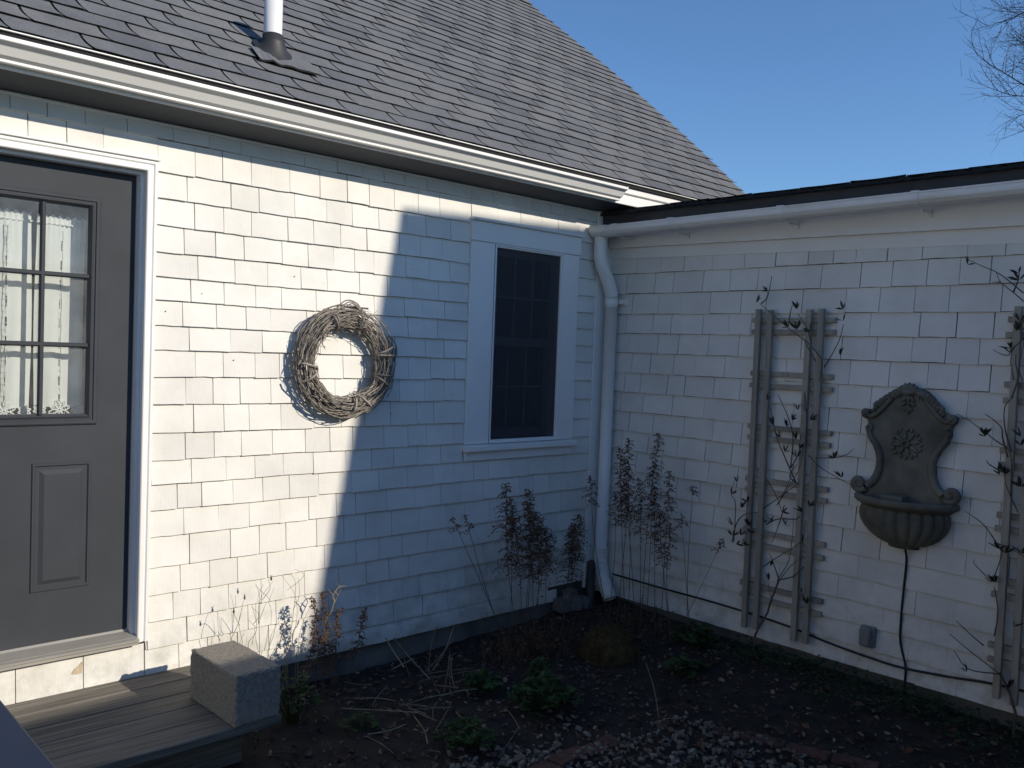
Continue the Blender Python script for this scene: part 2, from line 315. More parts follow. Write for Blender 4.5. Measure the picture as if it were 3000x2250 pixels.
VINE2 = [[(-0.085,-2.73,-1.625),(-0.085,-2.691,-1.525),(-0.085,-2.647,-1.456)],[(-0.085,-2.691,-1.525),(-0.085,-2.661,-1.46),(-0.085,-2.517,-1.387),(-0.085,-2.416,-1.325)],[(-0.085,-2.647,-1.464),(-0.085,-2.508,-1.478),(-0.085,-2.438,-1.405)],[(-0.085,-2.578,-1.339),(-0.085,-2.52,-1.309),(-0.085,-2.445,-1.251)],[(-0.085,-2.624,-1.282),(-0.085,-2.625,-1.169),(-0.085,-2.611,-1.044)],[(-0.085,-2.596,-1.024),(-0.085,-2.516,-0.958),(-0.085,-2.504,-0.937)],[(-0.085,-2.609,-0.999),(-0.085,-2.624,-0.891),(-0.085,-2.614,-0.833)],[(-0.085,-2.622,-0.869),(-0.085,-2.541,-0.763),(-0.085,-2.459,-0.7)],[(-0.085,-2.614,-0.833),(-0.085,-2.676,-0.851),(-0.085,-2.737,-0.883)],[(-0.085,-2.629,-0.376),(-0.085,-2.572,-0.334),(-0.085,-2.526,-0.302),(-0.085,-2.444,-0.255),(-0.085,-2.39,-0.226)],[(-0.085,-2.631,-0.417),(-0.085,-2.605,-0.325),(-0.085,-2.599,-0.278),(-0.085,-2.562,-0.239),(-0.085,-2.519,-0.219)],[(-0.085,-2.641,-0.392),(-0.085,-2.614,-0.294),(-0.085,-2.607,-0.224),(-0.085,-2.612,-0.164),(-0.085,-2.64,-0.127)],[(-0.085,-2.638,-0.133),(-0.085,-2.659,-0.037),(-0.085,-2.645,0.032),(-0.085,-2.642,0.079)],[(-0.085,-2.671,0.15),(-0.085,-2.625,0.096),(-0.085,-2.608,0.072),(-0.085,-2.578,0.075),(-0.085,-2.538,0.097)],[(-0.085,-2.641,-0.047),(-0.085,-2.63,0.002),(-0.085,-2.626,0.032)],[(-0.085,-2.659,0.366),(-0.085,-2.609,0.414),(-0.085,-2.541,0.466),(-0.085,-2.472,0.502),(-0.085,-2.399,0.539)],[(-0.085,-2.661,0.328),(-0.085,-2.616,0.373),(-0.085,-2.557,0.421),(-0.085,-2.538,0.467)],[(-0.085,-2.616,0.373),(-0.085,-2.627,0.428),(-0.085,-2.635,0.472)],[(-0.085,-2.557,0.421),(-0.085,-2.515,0.423)],[(-0.085,-2.681,-0.048),(-0.085,-2.657,0.015),(-0.085,-2.671,0.15)],[(-0.085,-2.693,-0.671),(-0.085,-2.633,-0.562),(-0.085,-2.619,-0.489)],[(-0.085,-2.619,-0.489),(-0.085,-2.559,-0.459),(-0.085,-2.538,-0.443)],[(-0.085,-2.649,-0.604),(-0.085,-2.646,-0.412),(-0.085,-2.608,-0.342)]]
LEAF2 = [(-0.085,-2.401,0.524),(-0.085,-2.638,0.471),(-0.085,-2.639,0.439),(-0.085,-2.622,0.114),(-0.085,-2.623,0.091),(-0.085,-2.641,0.199),(-0.085,-2.652,0.202),(-0.085,-2.526,-0.302),(-0.085,-2.532,-0.314),(-0.085,-2.687,-0.299),(-0.085,-2.65,0.243),(-0.085,-2.689,-0.343),(-0.085,-2.615,-0.479),(-0.085,-2.629,-0.488),(-0.085,-2.602,-0.491),(-0.085,-2.696,-0.538),(-0.085,-2.615,-0.851),(-0.085,-2.643,-0.865),(-0.085,-2.61,-1.014),(-0.085,-2.589,-1.018),(-0.085,-2.708,-1.2),(-0.085,-2.716,-0.851),(-0.085,-2.69,-1.503),(-0.085,-2.508,-1.478)]
ASTA = [[(-1.12,-0.33,-1.596),(-1.285,-0.33,-0.758)],[(-1.091,-0.33,-1.572),(-1.216,-0.33,-0.879)],[(-1.001,-0.33,-1.543),(-0.976,-0.33,-0.83)],[(-0.977,-0.33,-1.592),(-1.077,-0.33,-0.877)],[(-0.916,-0.33,-1.557),(-0.936,-0.33,-0.995)],[(-0.852,-0.33,-1.569),(-0.868,-0.33,-1.07)],[(-0.674,-0.33,-1.599),(-0.548,-0.33,-1.026)],[(-0.71,-0.33,-1.554),(-0.672,-0.33,-1.053)],[(-1.253,-0.33,-1.499),(-1.595,-0.33,-0.928)],[(-1.244,-0.33,-1.501),(-1.506,-0.33,-0.927)],[(-0.937,-0.33,-1.569),(-0.834,-0.33,-1.112)],[(-0.601,-0.33,-1.493),(-0.612,-0.33,-1.098)],[(-1.161,-0.33,-1.574),(-1.192,-0.33,-0.969)],[(-1.03,-0.33,-1.583),(-1.022,-0.33,-0.941)]]
ASTB = [[(-0.28,-0.45,-1.558),(-0.28,-0.497,-0.532)],[(-0.28,-0.522,-1.557),(-0.28,-0.452,-0.649)],[(-0.28,-0.622,-1.558),(-0.28,-0.681,-0.476)],[(-0.28,-0.672,-1.569),(-0.28,-0.672,-0.67)],[(-0.28,-0.759,-1.564),(-0.28,-0.761,-0.706)],[(-0.28,-0.31,-1.508),(-0.28,-0.152,-0.815)],[(-0.28,-0.354,-1.539),(-0.28,-0.351,-0.895)],[(-0.28,-0.469,-1.537),(-0.28,-0.366,-0.594)],[(-0.28,-0.603,-1.562),(-0.28,-0.55,-0.772)],[(-0.28,-0.721,-1.558),(-0.28,-0.672,-0.849)],[(-0.28,-0.863,-1.555),(-0.28,-0.764,-0.936)],[(-0.28,-0.963,-1.545),(-0.28,-0.949,-0.772)],[(-0.28,-0.982,-1.556),(-0.28,-0.886,-0.955)],[(-0.28,-0.541,-1.537),(-0.28,-0.422,-0.861)],[(-0.28,-0.86,-1.502),(-0.28,-0.838,-1.016)],[(-0.28,-0.946,-1.55),(-0.28,-1.174,-1.055)]]
WEED = [[(-2.67,-0.2,-1.5),(-2.672,-0.2,-1.368),(-2.67,-0.2,-1.244),(-2.686,-0.2,-1.173)],[(-2.67,-0.2,-1.364),(-2.665,-0.2,-1.259),(-2.632,-0.2,-1.148)],[(-2.768,-0.2,-1.428),(-2.77,-0.2,-1.349),(-2.766,-0.2,-1.272)],[(-2.72,-0.2,-1.452),(-2.71,-0.2,-1.372),(-2.725,-0.2,-1.257)],[(-2.71,-0.2,-1.368),(-2.739,-0.2,-1.329)],[(-2.819,-0.2,-1.403),(-2.806,-0.2,-1.317),(-2.781,-0.2,-1.24),(-2.766,-0.2,-1.209)],[(-2.766,-0.2,-1.361),(-2.803,-0.2,-1.295),(-2.819,-0.2,-1.27)],[(-2.674,-0.2,-1.371),(-2.701,-0.2,-1.253)],[(-2.518,-0.2,-1.52),(-2.521,-0.2,-1.377),(-2.514,-0.2,-1.185),(-2.507,-0.2,-1.147)],[(-2.514,-0.2,-1.316),(-2.482,-0.2,-1.252),(-2.454,-0.2,-1.178)],[(-2.521,-0.2,-1.23),(-2.455,-0.2,-1.155),(-2.482,-0.2,-1.128)],[(-2.462,-0.2,-1.465),(-2.434,-0.2,-1.4),(-2.399,-0.2,-1.281)],[(-2.512,-0.2,-1.518),(-2.473,-0.2,-1.405),(-2.469,-0.2,-1.269),(-2.553,-0.2,-1.148)],[(-2.641,-0.2,-1.525),(-2.62,-0.2,-1.419),(-2.58,-0.2,-1.35)],[(-2.633,-0.2,-1.523),(-2.582,-0.2,-1.442),(-2.571,-0.2,-1.375)],[(-2.71,-0.2,-1.361),(-2.704,-0.2,-1.305),(-2.721,-0.2,-1.272)],[(-2.724,-0.2,-1.452),(-2.713,-0.2,-1.397)],[(-2.534,-0.2,-1.621),(-2.522,-0.2,-1.551),(-2.518,-0.2,-1.52)],[(-2.479,-0.2,-1.626),(-2.46,-0.2,-1.544),(-2.445,-0.2,-1.481)]]
WHITESTEM = [[(-2.421,-0.2,-1.662),(-2.388,-0.2,-1.606),(-2.349,-0.2,-1.571),(-2.319,-0.2,-1.414),(-2.293,-0.2,-1.378),(-2.272,-0.2,-1.326),(-2.246,-0.2,-1.282),(-2.237,-0.2,-1.259),(-2.257,-0.2,-1.22)],[(-2.288,-0.2,-1.371),(-2.272,-0.2,-1.302),(-2.311,-0.2,-1.246)],[(-2.267,-0.2,-1.319),(-2.282,-0.2,-1.292),(-2.256,-0.2,-1.256),(-2.238,-0.2,-1.245),(-2.2,-0.2,-1.249)],[(-2.25,-0.2,-1.289),(-2.274,-0.2,-1.261)]]
WEEDPL = [[(-2.375,-0.2,-1.601),(-2.367,-0.2,-1.444),(-2.394,-0.2,-1.278)],[(-2.339,-0.2,-1.609),(-2.323,-0.2,-1.413),(-2.346,-0.2,-1.25)],[(-2.263,-0.2,-1.577),(-2.248,-0.2,-1.467),(-2.238,-0.2,-1.356)],[(-2.15,-0.2,-1.6),(-2.126,-0.2,-1.49),(-2.081,-0.2,-1.383)],[(-2.407,-0.2,-1.555),(-2.393,-0.2,-1.439)],[(-2.309,-0.2,-1.575),(-2.304,-0.2,-1.456)]]
SEED = [(-2.63,-0.2,-1.146),(-2.766,-0.2,-1.217),(-2.819,-0.2,-1.274)]
STRAWUP = [[(-2.151,-0.55,-1.453),(-2.114,-0.55,-1.577)],[(-2.114,-0.55,-1.457),(-1.951,-0.55,-1.673)],[(-1.945,-0.55,-1.582),(-1.835,-0.55,-1.801)],[(-1.828,-0.55,-1.615),(-1.799,-0.55,-1.806)],[(-1.809,-0.55,-1.566),(-1.783,-0.55,-1.809)],[(-1.729,-0.55,-1.624),(-1.735,-0.55,-1.829)],[(-1.871,-0.55,-1.432),(-1.891,-0.55,-1.67)],[(-1.731,-0.55,-1.463),(-1.861,-0.55,-1.677)],[(-1.797,-0.55,-1.487),(-1.881,-0.55,-1.672)],[(-2.165,-0.55,-1.59),(-2.004,-0.55,-1.577)],[(-2.105,-0.55,-1.435),(-2.0,-0.55,-1.678)]]
STRAWG = [[(-2.109,-0.558,-1.74),(-1.932,-0.768,-1.74)],[(-2.111,-0.569,-1.74),(-1.811,-0.594,-1.74)],[(-1.811,-0.594,-1.74),(-1.482,-0.536,-1.74)],[(-1.879,-0.378,-1.74),(-1.527,-0.472,-1.74)],[(-2.165,-0.624,-1.74),(-2.173,-0.735,-1.74)],[(-2.129,-0.676,-1.74),(-1.932,-0.768,-1.74)],[(-1.941,-0.773,-1.74),(-2.176,-0.932,-1.74)],[(-1.997,-0.871,-1.74),(-1.962,-0.979,-1.74)],[(-2.198,-0.806,-1.74),(-2.297,-1.043,-1.74)],[(-2.297,-1.043,-1.74),(-2.306,-1.142,-1.74)],[(-2.216,-0.231,-1.74),(-2.06,-0.255,-1.74)],[(-2.422,-0.531,-1.74),(-2.149,-0.777,-1.74)],[(-2.273,-0.407,-1.74),(-2.115,-0.541,-1.74)],[(-2.463,-0.791,-1.74),(-2.45,-1.0,-1.74)],[(-2.425,-0.758,-1.74),(-2.237,-0.798,-1.74)],[(-1.765,-0.97,-1.74),(-1.836,-1.155,-1.74)],[(-1.793,-1.099,-1.74),(-2.006,-1.232,-1.74)],[(-2.054,-0.94,-1.74),(-2.108,-1.028,-1.74)],[(-1.848,-0.512,-1.74),(-1.787,-0.639,-1.74)],[(-1.873,-0.411,-1.74),(-1.538,-0.523,-1.74)],[(-2.13,-0.627,-1.74),(-2.09,-0.845,-1.74)],[(-2.157,-0.702,-1.74),(-2.109,-0.785,-1.74)],[(-1.999,-0.729,-1.74),(-2.137,-0.876,-1.74)],[(-1.207,-1.486,-1.74),(-1.146,-1.58,-1.74)],[(-0.741,-1.036,-1.74),(-1.207,-1.486,-1.74)],[(-2.159,-0.629,-1.74),(-2.063,-0.739,-1.74)],[(-2.042,-0.972,-1.74),(-2.007,-1.075,-1.74)],[(-1.901,-0.63,-1.74),(-1.717,-0.706,-1.74)],[(-1.761,-0.659,-1.74),(-1.84,-0.777,-1.74)],[(-2.326,-0.378,-1.74),(-2.243,-0.417,-1.74)],[(-2.27,-0.567,-1.74),(-2.064,-0.401,-1.74)]]
# ------------------------------------------------------------------ ground
def gz(x, y):
    n = .035*noise.noise((x*1.3, y*1.3, 0)) + .014*noise.noise((x*5, y*5, 3)) + .006*noise.noise((x*17, y*17, 5))
    h = -1.80 + .07*math.exp(-((x*x)/.25)) + .05*math.exp(-(x*x+y*y)/.5)
    f = 1. if (-6 < x < .3 and -6 < y < .3) else .3
    return h + n*f
def axis(a, b, step, far):
    L = []; v = a
    while v < b+1e-6: L.append(v); v += step
    k = 1.
    out = []
    for d in (.5, 2, 6, 20, 60, 200, 600): out.append(d)
    return [a-d for d in reversed(out)] + L + [b+d for d in out]
xs = axis(-5, .1, .045, 600); ys = axis(-4.4, .05, .045, 600)
g = MB(); g.add([(x, y, gz(x, y)) for x in xs for y in ys], [(i*len(ys)+j, (i+1)*len(ys)+j, (i+1)*len(ys)+j+1, i*len(ys)+j+1) for i in range(len(xs)-1) for j in range(len(ys)-1)])
g.build('ground', M['soil'], None, True, 'structure')
# ------------------------------------------------------------------ shingle rows
def cut_row(u0, u1, zb, zt, rects):
    """split a course at openings -> list of (ua, ub, zb, zt)"""
    out = [(u0, u1, zb, zt)]
    for ra, rb, r0, r1 in rects:
        nx = []
        for a, b, z0, z1 in out:
            if rb <= a or ra >= b or r1 <= z0+.004 or r0 >= z1-.004: nx.append((a, b, z0, z1)); continue
            if ra > a: nx.append((a, ra, z0, z1))
            if rb < b: nx.append((rb, b, z0, z1))
            m0, m1 = max(a, ra), min(b, rb)
            if r1 < z1-.012: nx.append((m0, m1, max(z0, r1), z1))
            if r0 > z0+.012: nx.append((m0, m1, z0, min(z1, r0)))
        out = nx
    return out
def joints(a, b, wmin, wmax, prev):
    L = [a]; x = a
    while b - x > wmax*1.15:
        for _ in range(12):
            w_ = random.triangular(wmin, wmax, (wmin+wmax)/2.1)
            if all(abs(x+w_-p) > .028 for p in prev): break
        if b-(x+w_) < wmin*.55: break
        x += w_; L.append(x)
    L.append(b); return L
def wedge_mesh(name, t0, t1, seed):
    """unit shingle: x 0..1, z 0..1, thick at the butt"""
    rr = random.Random(seed); m = MB(); nx = 3; vs = []; fs = []
    for i in range(nx+1):
        u = i/nx
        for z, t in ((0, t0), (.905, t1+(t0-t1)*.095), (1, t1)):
            vs.append((u, -t + rr.uniform(-.0007, .0007), z + (rr.uniform(-.012, .012) if z == 0 else 0)))
        vs.append((u, .002, vs[-3][2])); vs.append((u, .002, 1))
    for i in range(nx):
        a, b = i*5, (i+1)*5
        fs += [(a, b, b+1, a+1), (a, a+3, b+3, b), (a+2, b+2, b+4, a+4)]; m.add([], [])
    nb = len(fs)
    fs += [(0, 1, 2, 4, 3), (nx*5, nx*5+3, nx*5+4, nx*5+2, nx*5+1)]
    m.add(vs, fs); m.f += [(i*5+1, i*5+6, i*5+7, i*5+2) for i in range(nx)]; m.m += [1]*nx  # dark top band: painted shade just below the overlapping butt
    return m
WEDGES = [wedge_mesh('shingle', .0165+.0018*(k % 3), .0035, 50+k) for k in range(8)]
WM = [wb.mesh('shingle', [M['shingle'], M['joint']]) for wb in WEDGES]  # second slot is the painted shade band below the butts
def lay_shingles(pieces, place_rot, wall, limit=300):
    """pieces: (origin, width, height, axis 'x' or 'y'); the ones that show largest become objects, the rest one mesh"""
    scored = []
    for o, w_, h, ax in pieces:
        c = Vector(o) + (Vector((w_/2, 0, h/2)) if ax == 'x' else Vector((0, -w_/2, h/2)))
        q = in_view(c); s = 0
        if q and -80 < q[0] < 3080 and -60 < q[1] < 2310: s = w_*h/(q[2]**2) + 1e-6
        scored.append((s, o, w_, h, ax))
    scored.sort(key=lambda t: -t[0])
    rest = MB()
    for i, (s, o, w_, h, ax) in enumerate(scored):
        k = random.randrange(8); hh = h + .012
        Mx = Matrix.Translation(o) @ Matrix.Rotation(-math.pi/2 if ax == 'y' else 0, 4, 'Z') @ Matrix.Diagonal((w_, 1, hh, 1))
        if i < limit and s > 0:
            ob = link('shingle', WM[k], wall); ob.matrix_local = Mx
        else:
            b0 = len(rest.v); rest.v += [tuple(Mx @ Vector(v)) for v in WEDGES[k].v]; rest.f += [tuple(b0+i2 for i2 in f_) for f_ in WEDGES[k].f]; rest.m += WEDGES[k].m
    if rest.v: rest.build('shingle_siding', [M['shingle'], M['joint']], wall, kind='stuff')  # second slot is the painted shade band below the butts
# ------------------------------------------------------------------ the house
house = thing('house', 'white shingled house with grey asphalt roof and dark door', 'house', loc=(0, 0, 0))
DX0, DX1, DZ0, DZ1 = -4.170, -3.218, -1.372, .733
WX0, WX1, WZ0, WZ1 = -1.092, -.484, -.548, .642
HL, HR = -6.2, 1.52
wb = MB()
for x0, x1, z0, z1 in ((HL, DX0-.05, -1.66, 1.0), (DX0-.05, DX1+.05, DZ1+.05, 1.0), (DX0-.05, DX1+.05, -1.66, DZ0-.028), (DX1+.05, WX0, -1.66, 1.0), (WX0, WX1, WZ1, 1.0), (WX0, WX1, -1.66, WZ0), (WX1, HR, -1.66, 1.0)):
    wb.box(x0, x1, 0, .16, z0, z1)
hwall = wb.build('wall', M['joint'], house)
MB().box(HL, HR, .018, .3, -2.3, -1.6602).build('foundation', M['foundation'], house)
inn = MB()   # dark rooms behind the openings, and the closed back of the house
inn.box(HL, HR, 3.2, 3.3, -1.66, 1.0); inn.box(HL, HL+.1, .161, 3.2, -1.66, 1.0); inn.box(HR-.1, HR, .161, 3.2, -1.66, 1.0)
inn.box(-2.3, -2.2, .161, 3.2, -1.66, 1.0); inn.box(HL+.1, HR-.1, .161, 3.2, -1.75, -1.661); inn.box(HL+.1, HR-.1, .161, 3.2, 1.002, 1.05)
inn.build('interior_wall', M['dark'], house)
ROWS = [.966, .905, .760, .640, .518, .397, .283, .175, .061, -.050, -.176, -.303, -.436, -.562, -.675, -.794, -.918, -1.062, -1.190, -1.315, -1.438, -1.562]
RECT = [(-4.262, -3.150, -1.398, .808), (-1.287, -.333, -.676, .797), (-4.262, -3.158, -1.563, -1.398)]
pieces = []; prev = []
for zt, zb in zip(ROWS, ROWS[1:]):
    cur = []
    for a, b, z0, z1 in cut_row(-5.9, -.156, zb, zt, RECT):
        J = joints(a, b, .115, .225, prev)
        for p, q in zip(J, J[1:]):
            gap = random.choice((.0016, .0022, .003, .0038, .0048)); dz = rnd(-.0022, .0022)
            pieces.append(((p+gap/2, 0, z0+dz), q-p-gap, z1-z0-dz, 'x'))
        cur += J[1:-1]
    prev = cur
J = joints(-2.86, -.5, .13, .24, prev)           # the short course above the metal strip
for p, q in zip(J, J[1:]): pieces.append(((p+.001, .002, -1.606), q-p-.002, .044, 'x'))
for p, q in ((-4.26, -3.985), (-3.985, -3.694), (-3.694, -3.425), (-3.425, -3.160)):   # tall pieces under the door sill
    pieces.append(((p+.002, 0, -1.556), q-p-.004, .150, 'x'))
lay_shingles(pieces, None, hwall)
nm = MB().blob((0, 0, 0), (.0032, .004, .0032), 7, 4).mesh('nail', simple('rusty_nail', (.09, .06, .045), .8, .3, 30)); rn = random.Random(6)
for x, z in [(-2.93, .218)] + [(rn.uniform(-3.1, -1.35), rn.uniform(-1.2, .8)) for k in range(9)] + [(-1.56, -.27), (-1.38, -.27)]:
    o = link('nail', nm, hwall); o.location = (x, -.0125, z)
pp = MB(); c0 = Vector((-3.185-.24-.03, -.0132, -1.475))
pp.add([c0+Vector(v) for v in ((.0265, 0, .042), (.012, 0, .026), (-.008, 0, .012), (-.02, -.0002, -.006), (.004, -.0002, -.012), (.024, 0, -.010))], [(5, 4, 3, 2, 1, 0)])
pp.build('bare_patch', M['bare'], hwall, label='patch of bare wood where paint has peeled')
cb = MB(); cb.bbox(-.154, -.004, -.022, .001, -1.62, .985, .003); cb.build('corner_board', M['trim'], house)
# wavy metal strip along the bottom of the siding
fl = MB(); n = 60; vs = []; fs = []
for i in range(n+1):
    x = -2.86 + (2.86-.43)*i/n
    zt = -1.592 - .010*math.sin(x*2.1) + .008*noise.noise((x*6, 0, 2)); zb = -1.664 + .004*noise.noise((x*9, 1, 0)); bo = .010*noise.noise((x*4, 5, 1))
    vs += [(x, -.0195+bo*.2, zt), (x, -.0215+bo*.3, (zt+zb)/2), (x, -.020+bo*.4, zb), (x, .01, zb-.001)]
for i in range(n):
    for k in range(3): fs.append((i*4+k, i*4+k+1, (i+1)*4+k+1, (i+1)*4+k))
fl.add(vs, fs).build('metal_strip', M['shingle'], house)
# eaves: soffit, two-step fascia, drip edge
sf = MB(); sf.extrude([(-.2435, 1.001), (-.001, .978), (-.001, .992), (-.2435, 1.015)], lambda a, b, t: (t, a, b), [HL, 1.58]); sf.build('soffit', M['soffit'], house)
f = MB(); f.bbox(HL, 1.58, -.2555, -.2437, 1.000, 1.064, .003); f.bbox(HL, 1.58, -.268, -.2437, 1.072, 1.112, .003); f.box(HL, 1.58, -.250, -.2437, 1.064, 1.072)
f.build('fascia', M['trim'], house)
MB().bbox(HL, -.156, -.020, .001, .964, .9775, .003).build('top_moulding', M['trim'], house)
MB().box(HL, 1.6, -.284, -.260, 1.1125, 1.1335).build('drip_shade_strip', M['asphalt_edge'], house)  # dark strip standing in for the shadow under the drip edge
MB().box(HL, 1.62, -.2965, -.284, 1.1338, 1.138).build('drip_edge', M['trim'], house)
# ------------------------------------------------------------------ main roof
PITCH = R(40.15); RY, RZ = -.290, 1.139; XR = 1.66; RIDGE = 3.80
Mroof = Matrix.Translation((0, RY, RZ)) @ Matrix.Rotation(PITCH, 4, 'X')
rb = MB(); rb.box(HL, 1.545, .02, RIDGE, -.03, -.002, M=Mroof)
yr = RY + RIDGE*math.cos(PITCH); zr = RZ + RIDGE*math.sin(PITCH)
Mback = Matrix.Translation((0, 2*yr-RY, RZ)) @ Matrix.Rotation(math.pi, 4, 'Z') @ Matrix.Rotation(PITCH, 4, 'X')
rb.box(-1.545, -HL, .02, RIDGE, -.03, -.002, M=Mback)
roof = rb.build('roof', M['asphalt_edge'], house)
gb = MB()     # gable end under the rake
gb.add([(HR, 0, 1.0), (HR, 2*yr, 1.0), (HR, yr, zr-.1)], [(0, 1, 2)]); gb.build('gable_wall', M['trim'], house)
EXPO, TAB = .1230, .300
def rake(s): return 1.562 + .165*math.sin(math.pi*max(0, min(1, (s-.02)/3.45)))
def tab_mesh(seed):
    rr = random.Random(seed); m = MB(); nx, W, H = 6, TAB-.0115, .185
    yl = [0, .016, .04, .08, .119, H]; c0, c1, cm = rr.uniform(.0005, .006), rr.uniform(.0005, .006), rr.uniform(0, .002)
    vs = []; fs = []; mi = []
    for j, y in enumerate(yl):
        for i in range(nx+1):
            u = i/nx; cu = (c0*(1-u)**2 + c1*u**2 + cm*4*u*(1-u))
            z = .0062*(1-y/H) + .0012 + cu*max(0, 1-y/.06)**2
            sk = .026*max(0, 1-y/.10)**2
            vs.append((u*W + sk, y + (rr.uniform(-.003, .003) if j == 0 else 0), z))
    top = len(vs)
    for j in range(len(yl)-1):
        for i in range(nx):
            a = j*(nx+1)+i; m.f.append((a, a+1, a+nx+2, a+nx+1)); m.m.append(0 if j < 4 else 1)
    bot = [(x, y+.001, z-.0030) for x, y, z in vs]
    m.v = vs + bot
    for i in range(nx): m.f.append((i, top+i, top+i+1, i+1)); m.m.append(1)
    for j in range(len(yl)-1):
        a, b = j*(nx+1), (j+1)*(nx+1); m.f.append((a, b, top+b, top+a)); m.m.append(1)
        a += nx; b += nx; m.f.append((a, top+a, top+b, b)); m.m.append(1)
    return m
TABS = [tab_mesh(k) for k in range(10)]; TM = [t.mesh('roof_shingle', [M['asphalt'], M['asphalt_edge']], False) for t in TABS]
cand = []; rows = int((RIDGE-.02)/EXPO)
for r in range(rows):
    s = r*EXPO + rnd(-.002, .002); xr_ = rake(s)
    off = ((r % 2)*TAB/2 + rnd(-.02, .02) + .05*(r % 5)) % TAB; x = xr_ - off - TAB
    xe = xr_ + rnd(-.006, .012)
    if off > .03: cand.append((xr_-off, s, off + (xe-xr_)))       # cut tab at the rake
    while x > HL:
        cand.append((x, s + rnd(-.0025, .0025), TAB)); x -= TAB
sc = []
for x, s, w_ in cand:
    P = Mroof @ Vector((x+w_/2, s+.06, 0)); q = in_view(P); k = 0
    if q and -60 < q[0] < 3050 and -60 < q[1] < 700: k = w_/q[2]**2
    sc.append((k, x, s, w_))
sc.sort(key=lambda t: -t[0]); rest = MB()
for i, (k, x, s, w_) in enumerate(sc):
    Mx = Mroof @ Matrix.Translation((x, s, 0)) @ Matrix.Rotation(rnd(-.006, .006), 4, 'Z') @ Matrix.Diagonal((w_/TAB, 1, 1, 1)); j = random.randrange(10)
    if i < 300 and k > 0: ob = link('roof_shingle', TM[j], roof); ob.matrix_local = Mx
    else:
        b0 = len(rest.v); rest.v += [tuple(Mx @ Vector(v)) for v in TABS[j].v]
        rest.f += [tuple(b0+i2 for i2 in f_) for f_ in TABS[j].f]; rest.m += TABS[j].m
rest.build('roof_shingle_field', [M['asphalt'], M['asphalt_edge']], roof, kind='stuff')
rc = MB()
x = HL
while x < 1.43:
    for sgn in (0, 1):
        Mm = (Mroof if sgn == 0 else Mback) @ Matrix.Translation((x if sgn == 0 else -x-.15, RIDGE-.15, .016)); rc.box(0, .15, 0, .155, 0, .006, M=Mm)
    x += .143
rc.build('ridge_cap', M['asphalt'], roof)
# ------------------------------------------------------------------ door in the house wall
door = bpy.data.objects.new('door', None); C.objects.link(door); door.parent = house
DY = .060
LX1, LX0 = -3.415, -3.973; LZ0, LZ1 = -.346, .562     # glazed area
sb = MB()
for a in ((DX0+.006, LX0-.03, DY, DY+.045, -1.343, .729), (LX1+.03, DX1-.004, DY, DY+.045, -1.343, .729), (LX0-.03, LX1+.03, DY, DY+.045, LZ1+.03, .729), (LX0-.03, LX1+.03, DY, DY+.045, -1.343, LZ0-.03)): sb.box(*a)
sb.build('door_slab', M['door'], door)
fr = MB()
def ring(m, x0, x1, z0, z1, steps):
    """picture-frame moulding: steps of (inset, y)"""
    for (i0, y0), (i1, y1) in zip(steps, steps[1:]):
        o = [(x0+i0, y0, z0+i0), (x1-i0, y0, z0+i0), (x1-i0, y0, z1-i0), (x0+i0, y0, z1-i0)]; q = [(x0+i1, y1, z0+i1), (x1-i1, y1, z0+i1), (x1-i1, y1, z1-i1), (x0+i1, y1, z1-i1)]
        m.add(o+q, [(k, (k+1) % 4, 4+(k+1) % 4, 4+k) for k in range(4)])
ring(fr, LX0-.046, LX1+.046, LZ0-.046, LZ1+.046, [(0, DY+.001), (0, DY-.008), (.006, DY-.012), (.018, DY-.012), (.021, DY-.006), (.026, DY-.006), (.036, DY-.012), (.046, DY+.004), (.046, DY+.04)])
fr.build('glazing_frame', M['door'], door)
cw = (LX1-LX0)/3; ch = (LZ1-LZ0)/3
mprof = [(-.0105, .008), (-.0105, -.002), (-.005, -.011), (.005, -.011), (.0105, -.002), (.0105, .008)]
for k in (1, 2):
    x = LX0+cw*k; m = MB(); m.extrude(mprof, lambda a, b, t: (x+a, DY+b, t), [LZ0, LZ1]); m.build('muntin', M['door'], door)
for k in (1, 2):
    z = LZ0+ch*k; m = MB(); m.extrude(mprof, lambda a, b, t: (t, DY-.0006+b, z+a), [LX0, LX1]); m.build('muntin', M['door'], door)
for i in range(3):
    for j in range(3):
        MB().add([(LX0+cw*i, DY+.010, LZ0+ch*j), (LX0+cw*(i+1), DY+.010, LZ0+ch*j), (LX0+cw*(i+1), DY+.010, LZ0+ch*(j+1)), (LX0+cw*i, DY+.010, LZ0+ch*(j+1))], [(0, 1, 2, 3)]).build('pane', M['glass'], door)
for x0, x1 in ((-3.630, -3.387), (-4.001, -3.758)):
    pm = MB(); ring(pm, x0, x1, -1.117, -.556, [(0, DY-.0005), (.004, DY-.007), (.012, DY-.007), (.020, DY+.004), (.024, DY+.004), (.050, DY-.009)])
    pm.add([(x0+.05, DY-.009, -1.067), (x1-.05, DY-.009, -1.067), (x1-.05, DY-.009, -.606), (x0+.05, DY-.009, -.606)], [(0, 1, 2, 3)])
    pm.build('door_panel', M['door'], door)
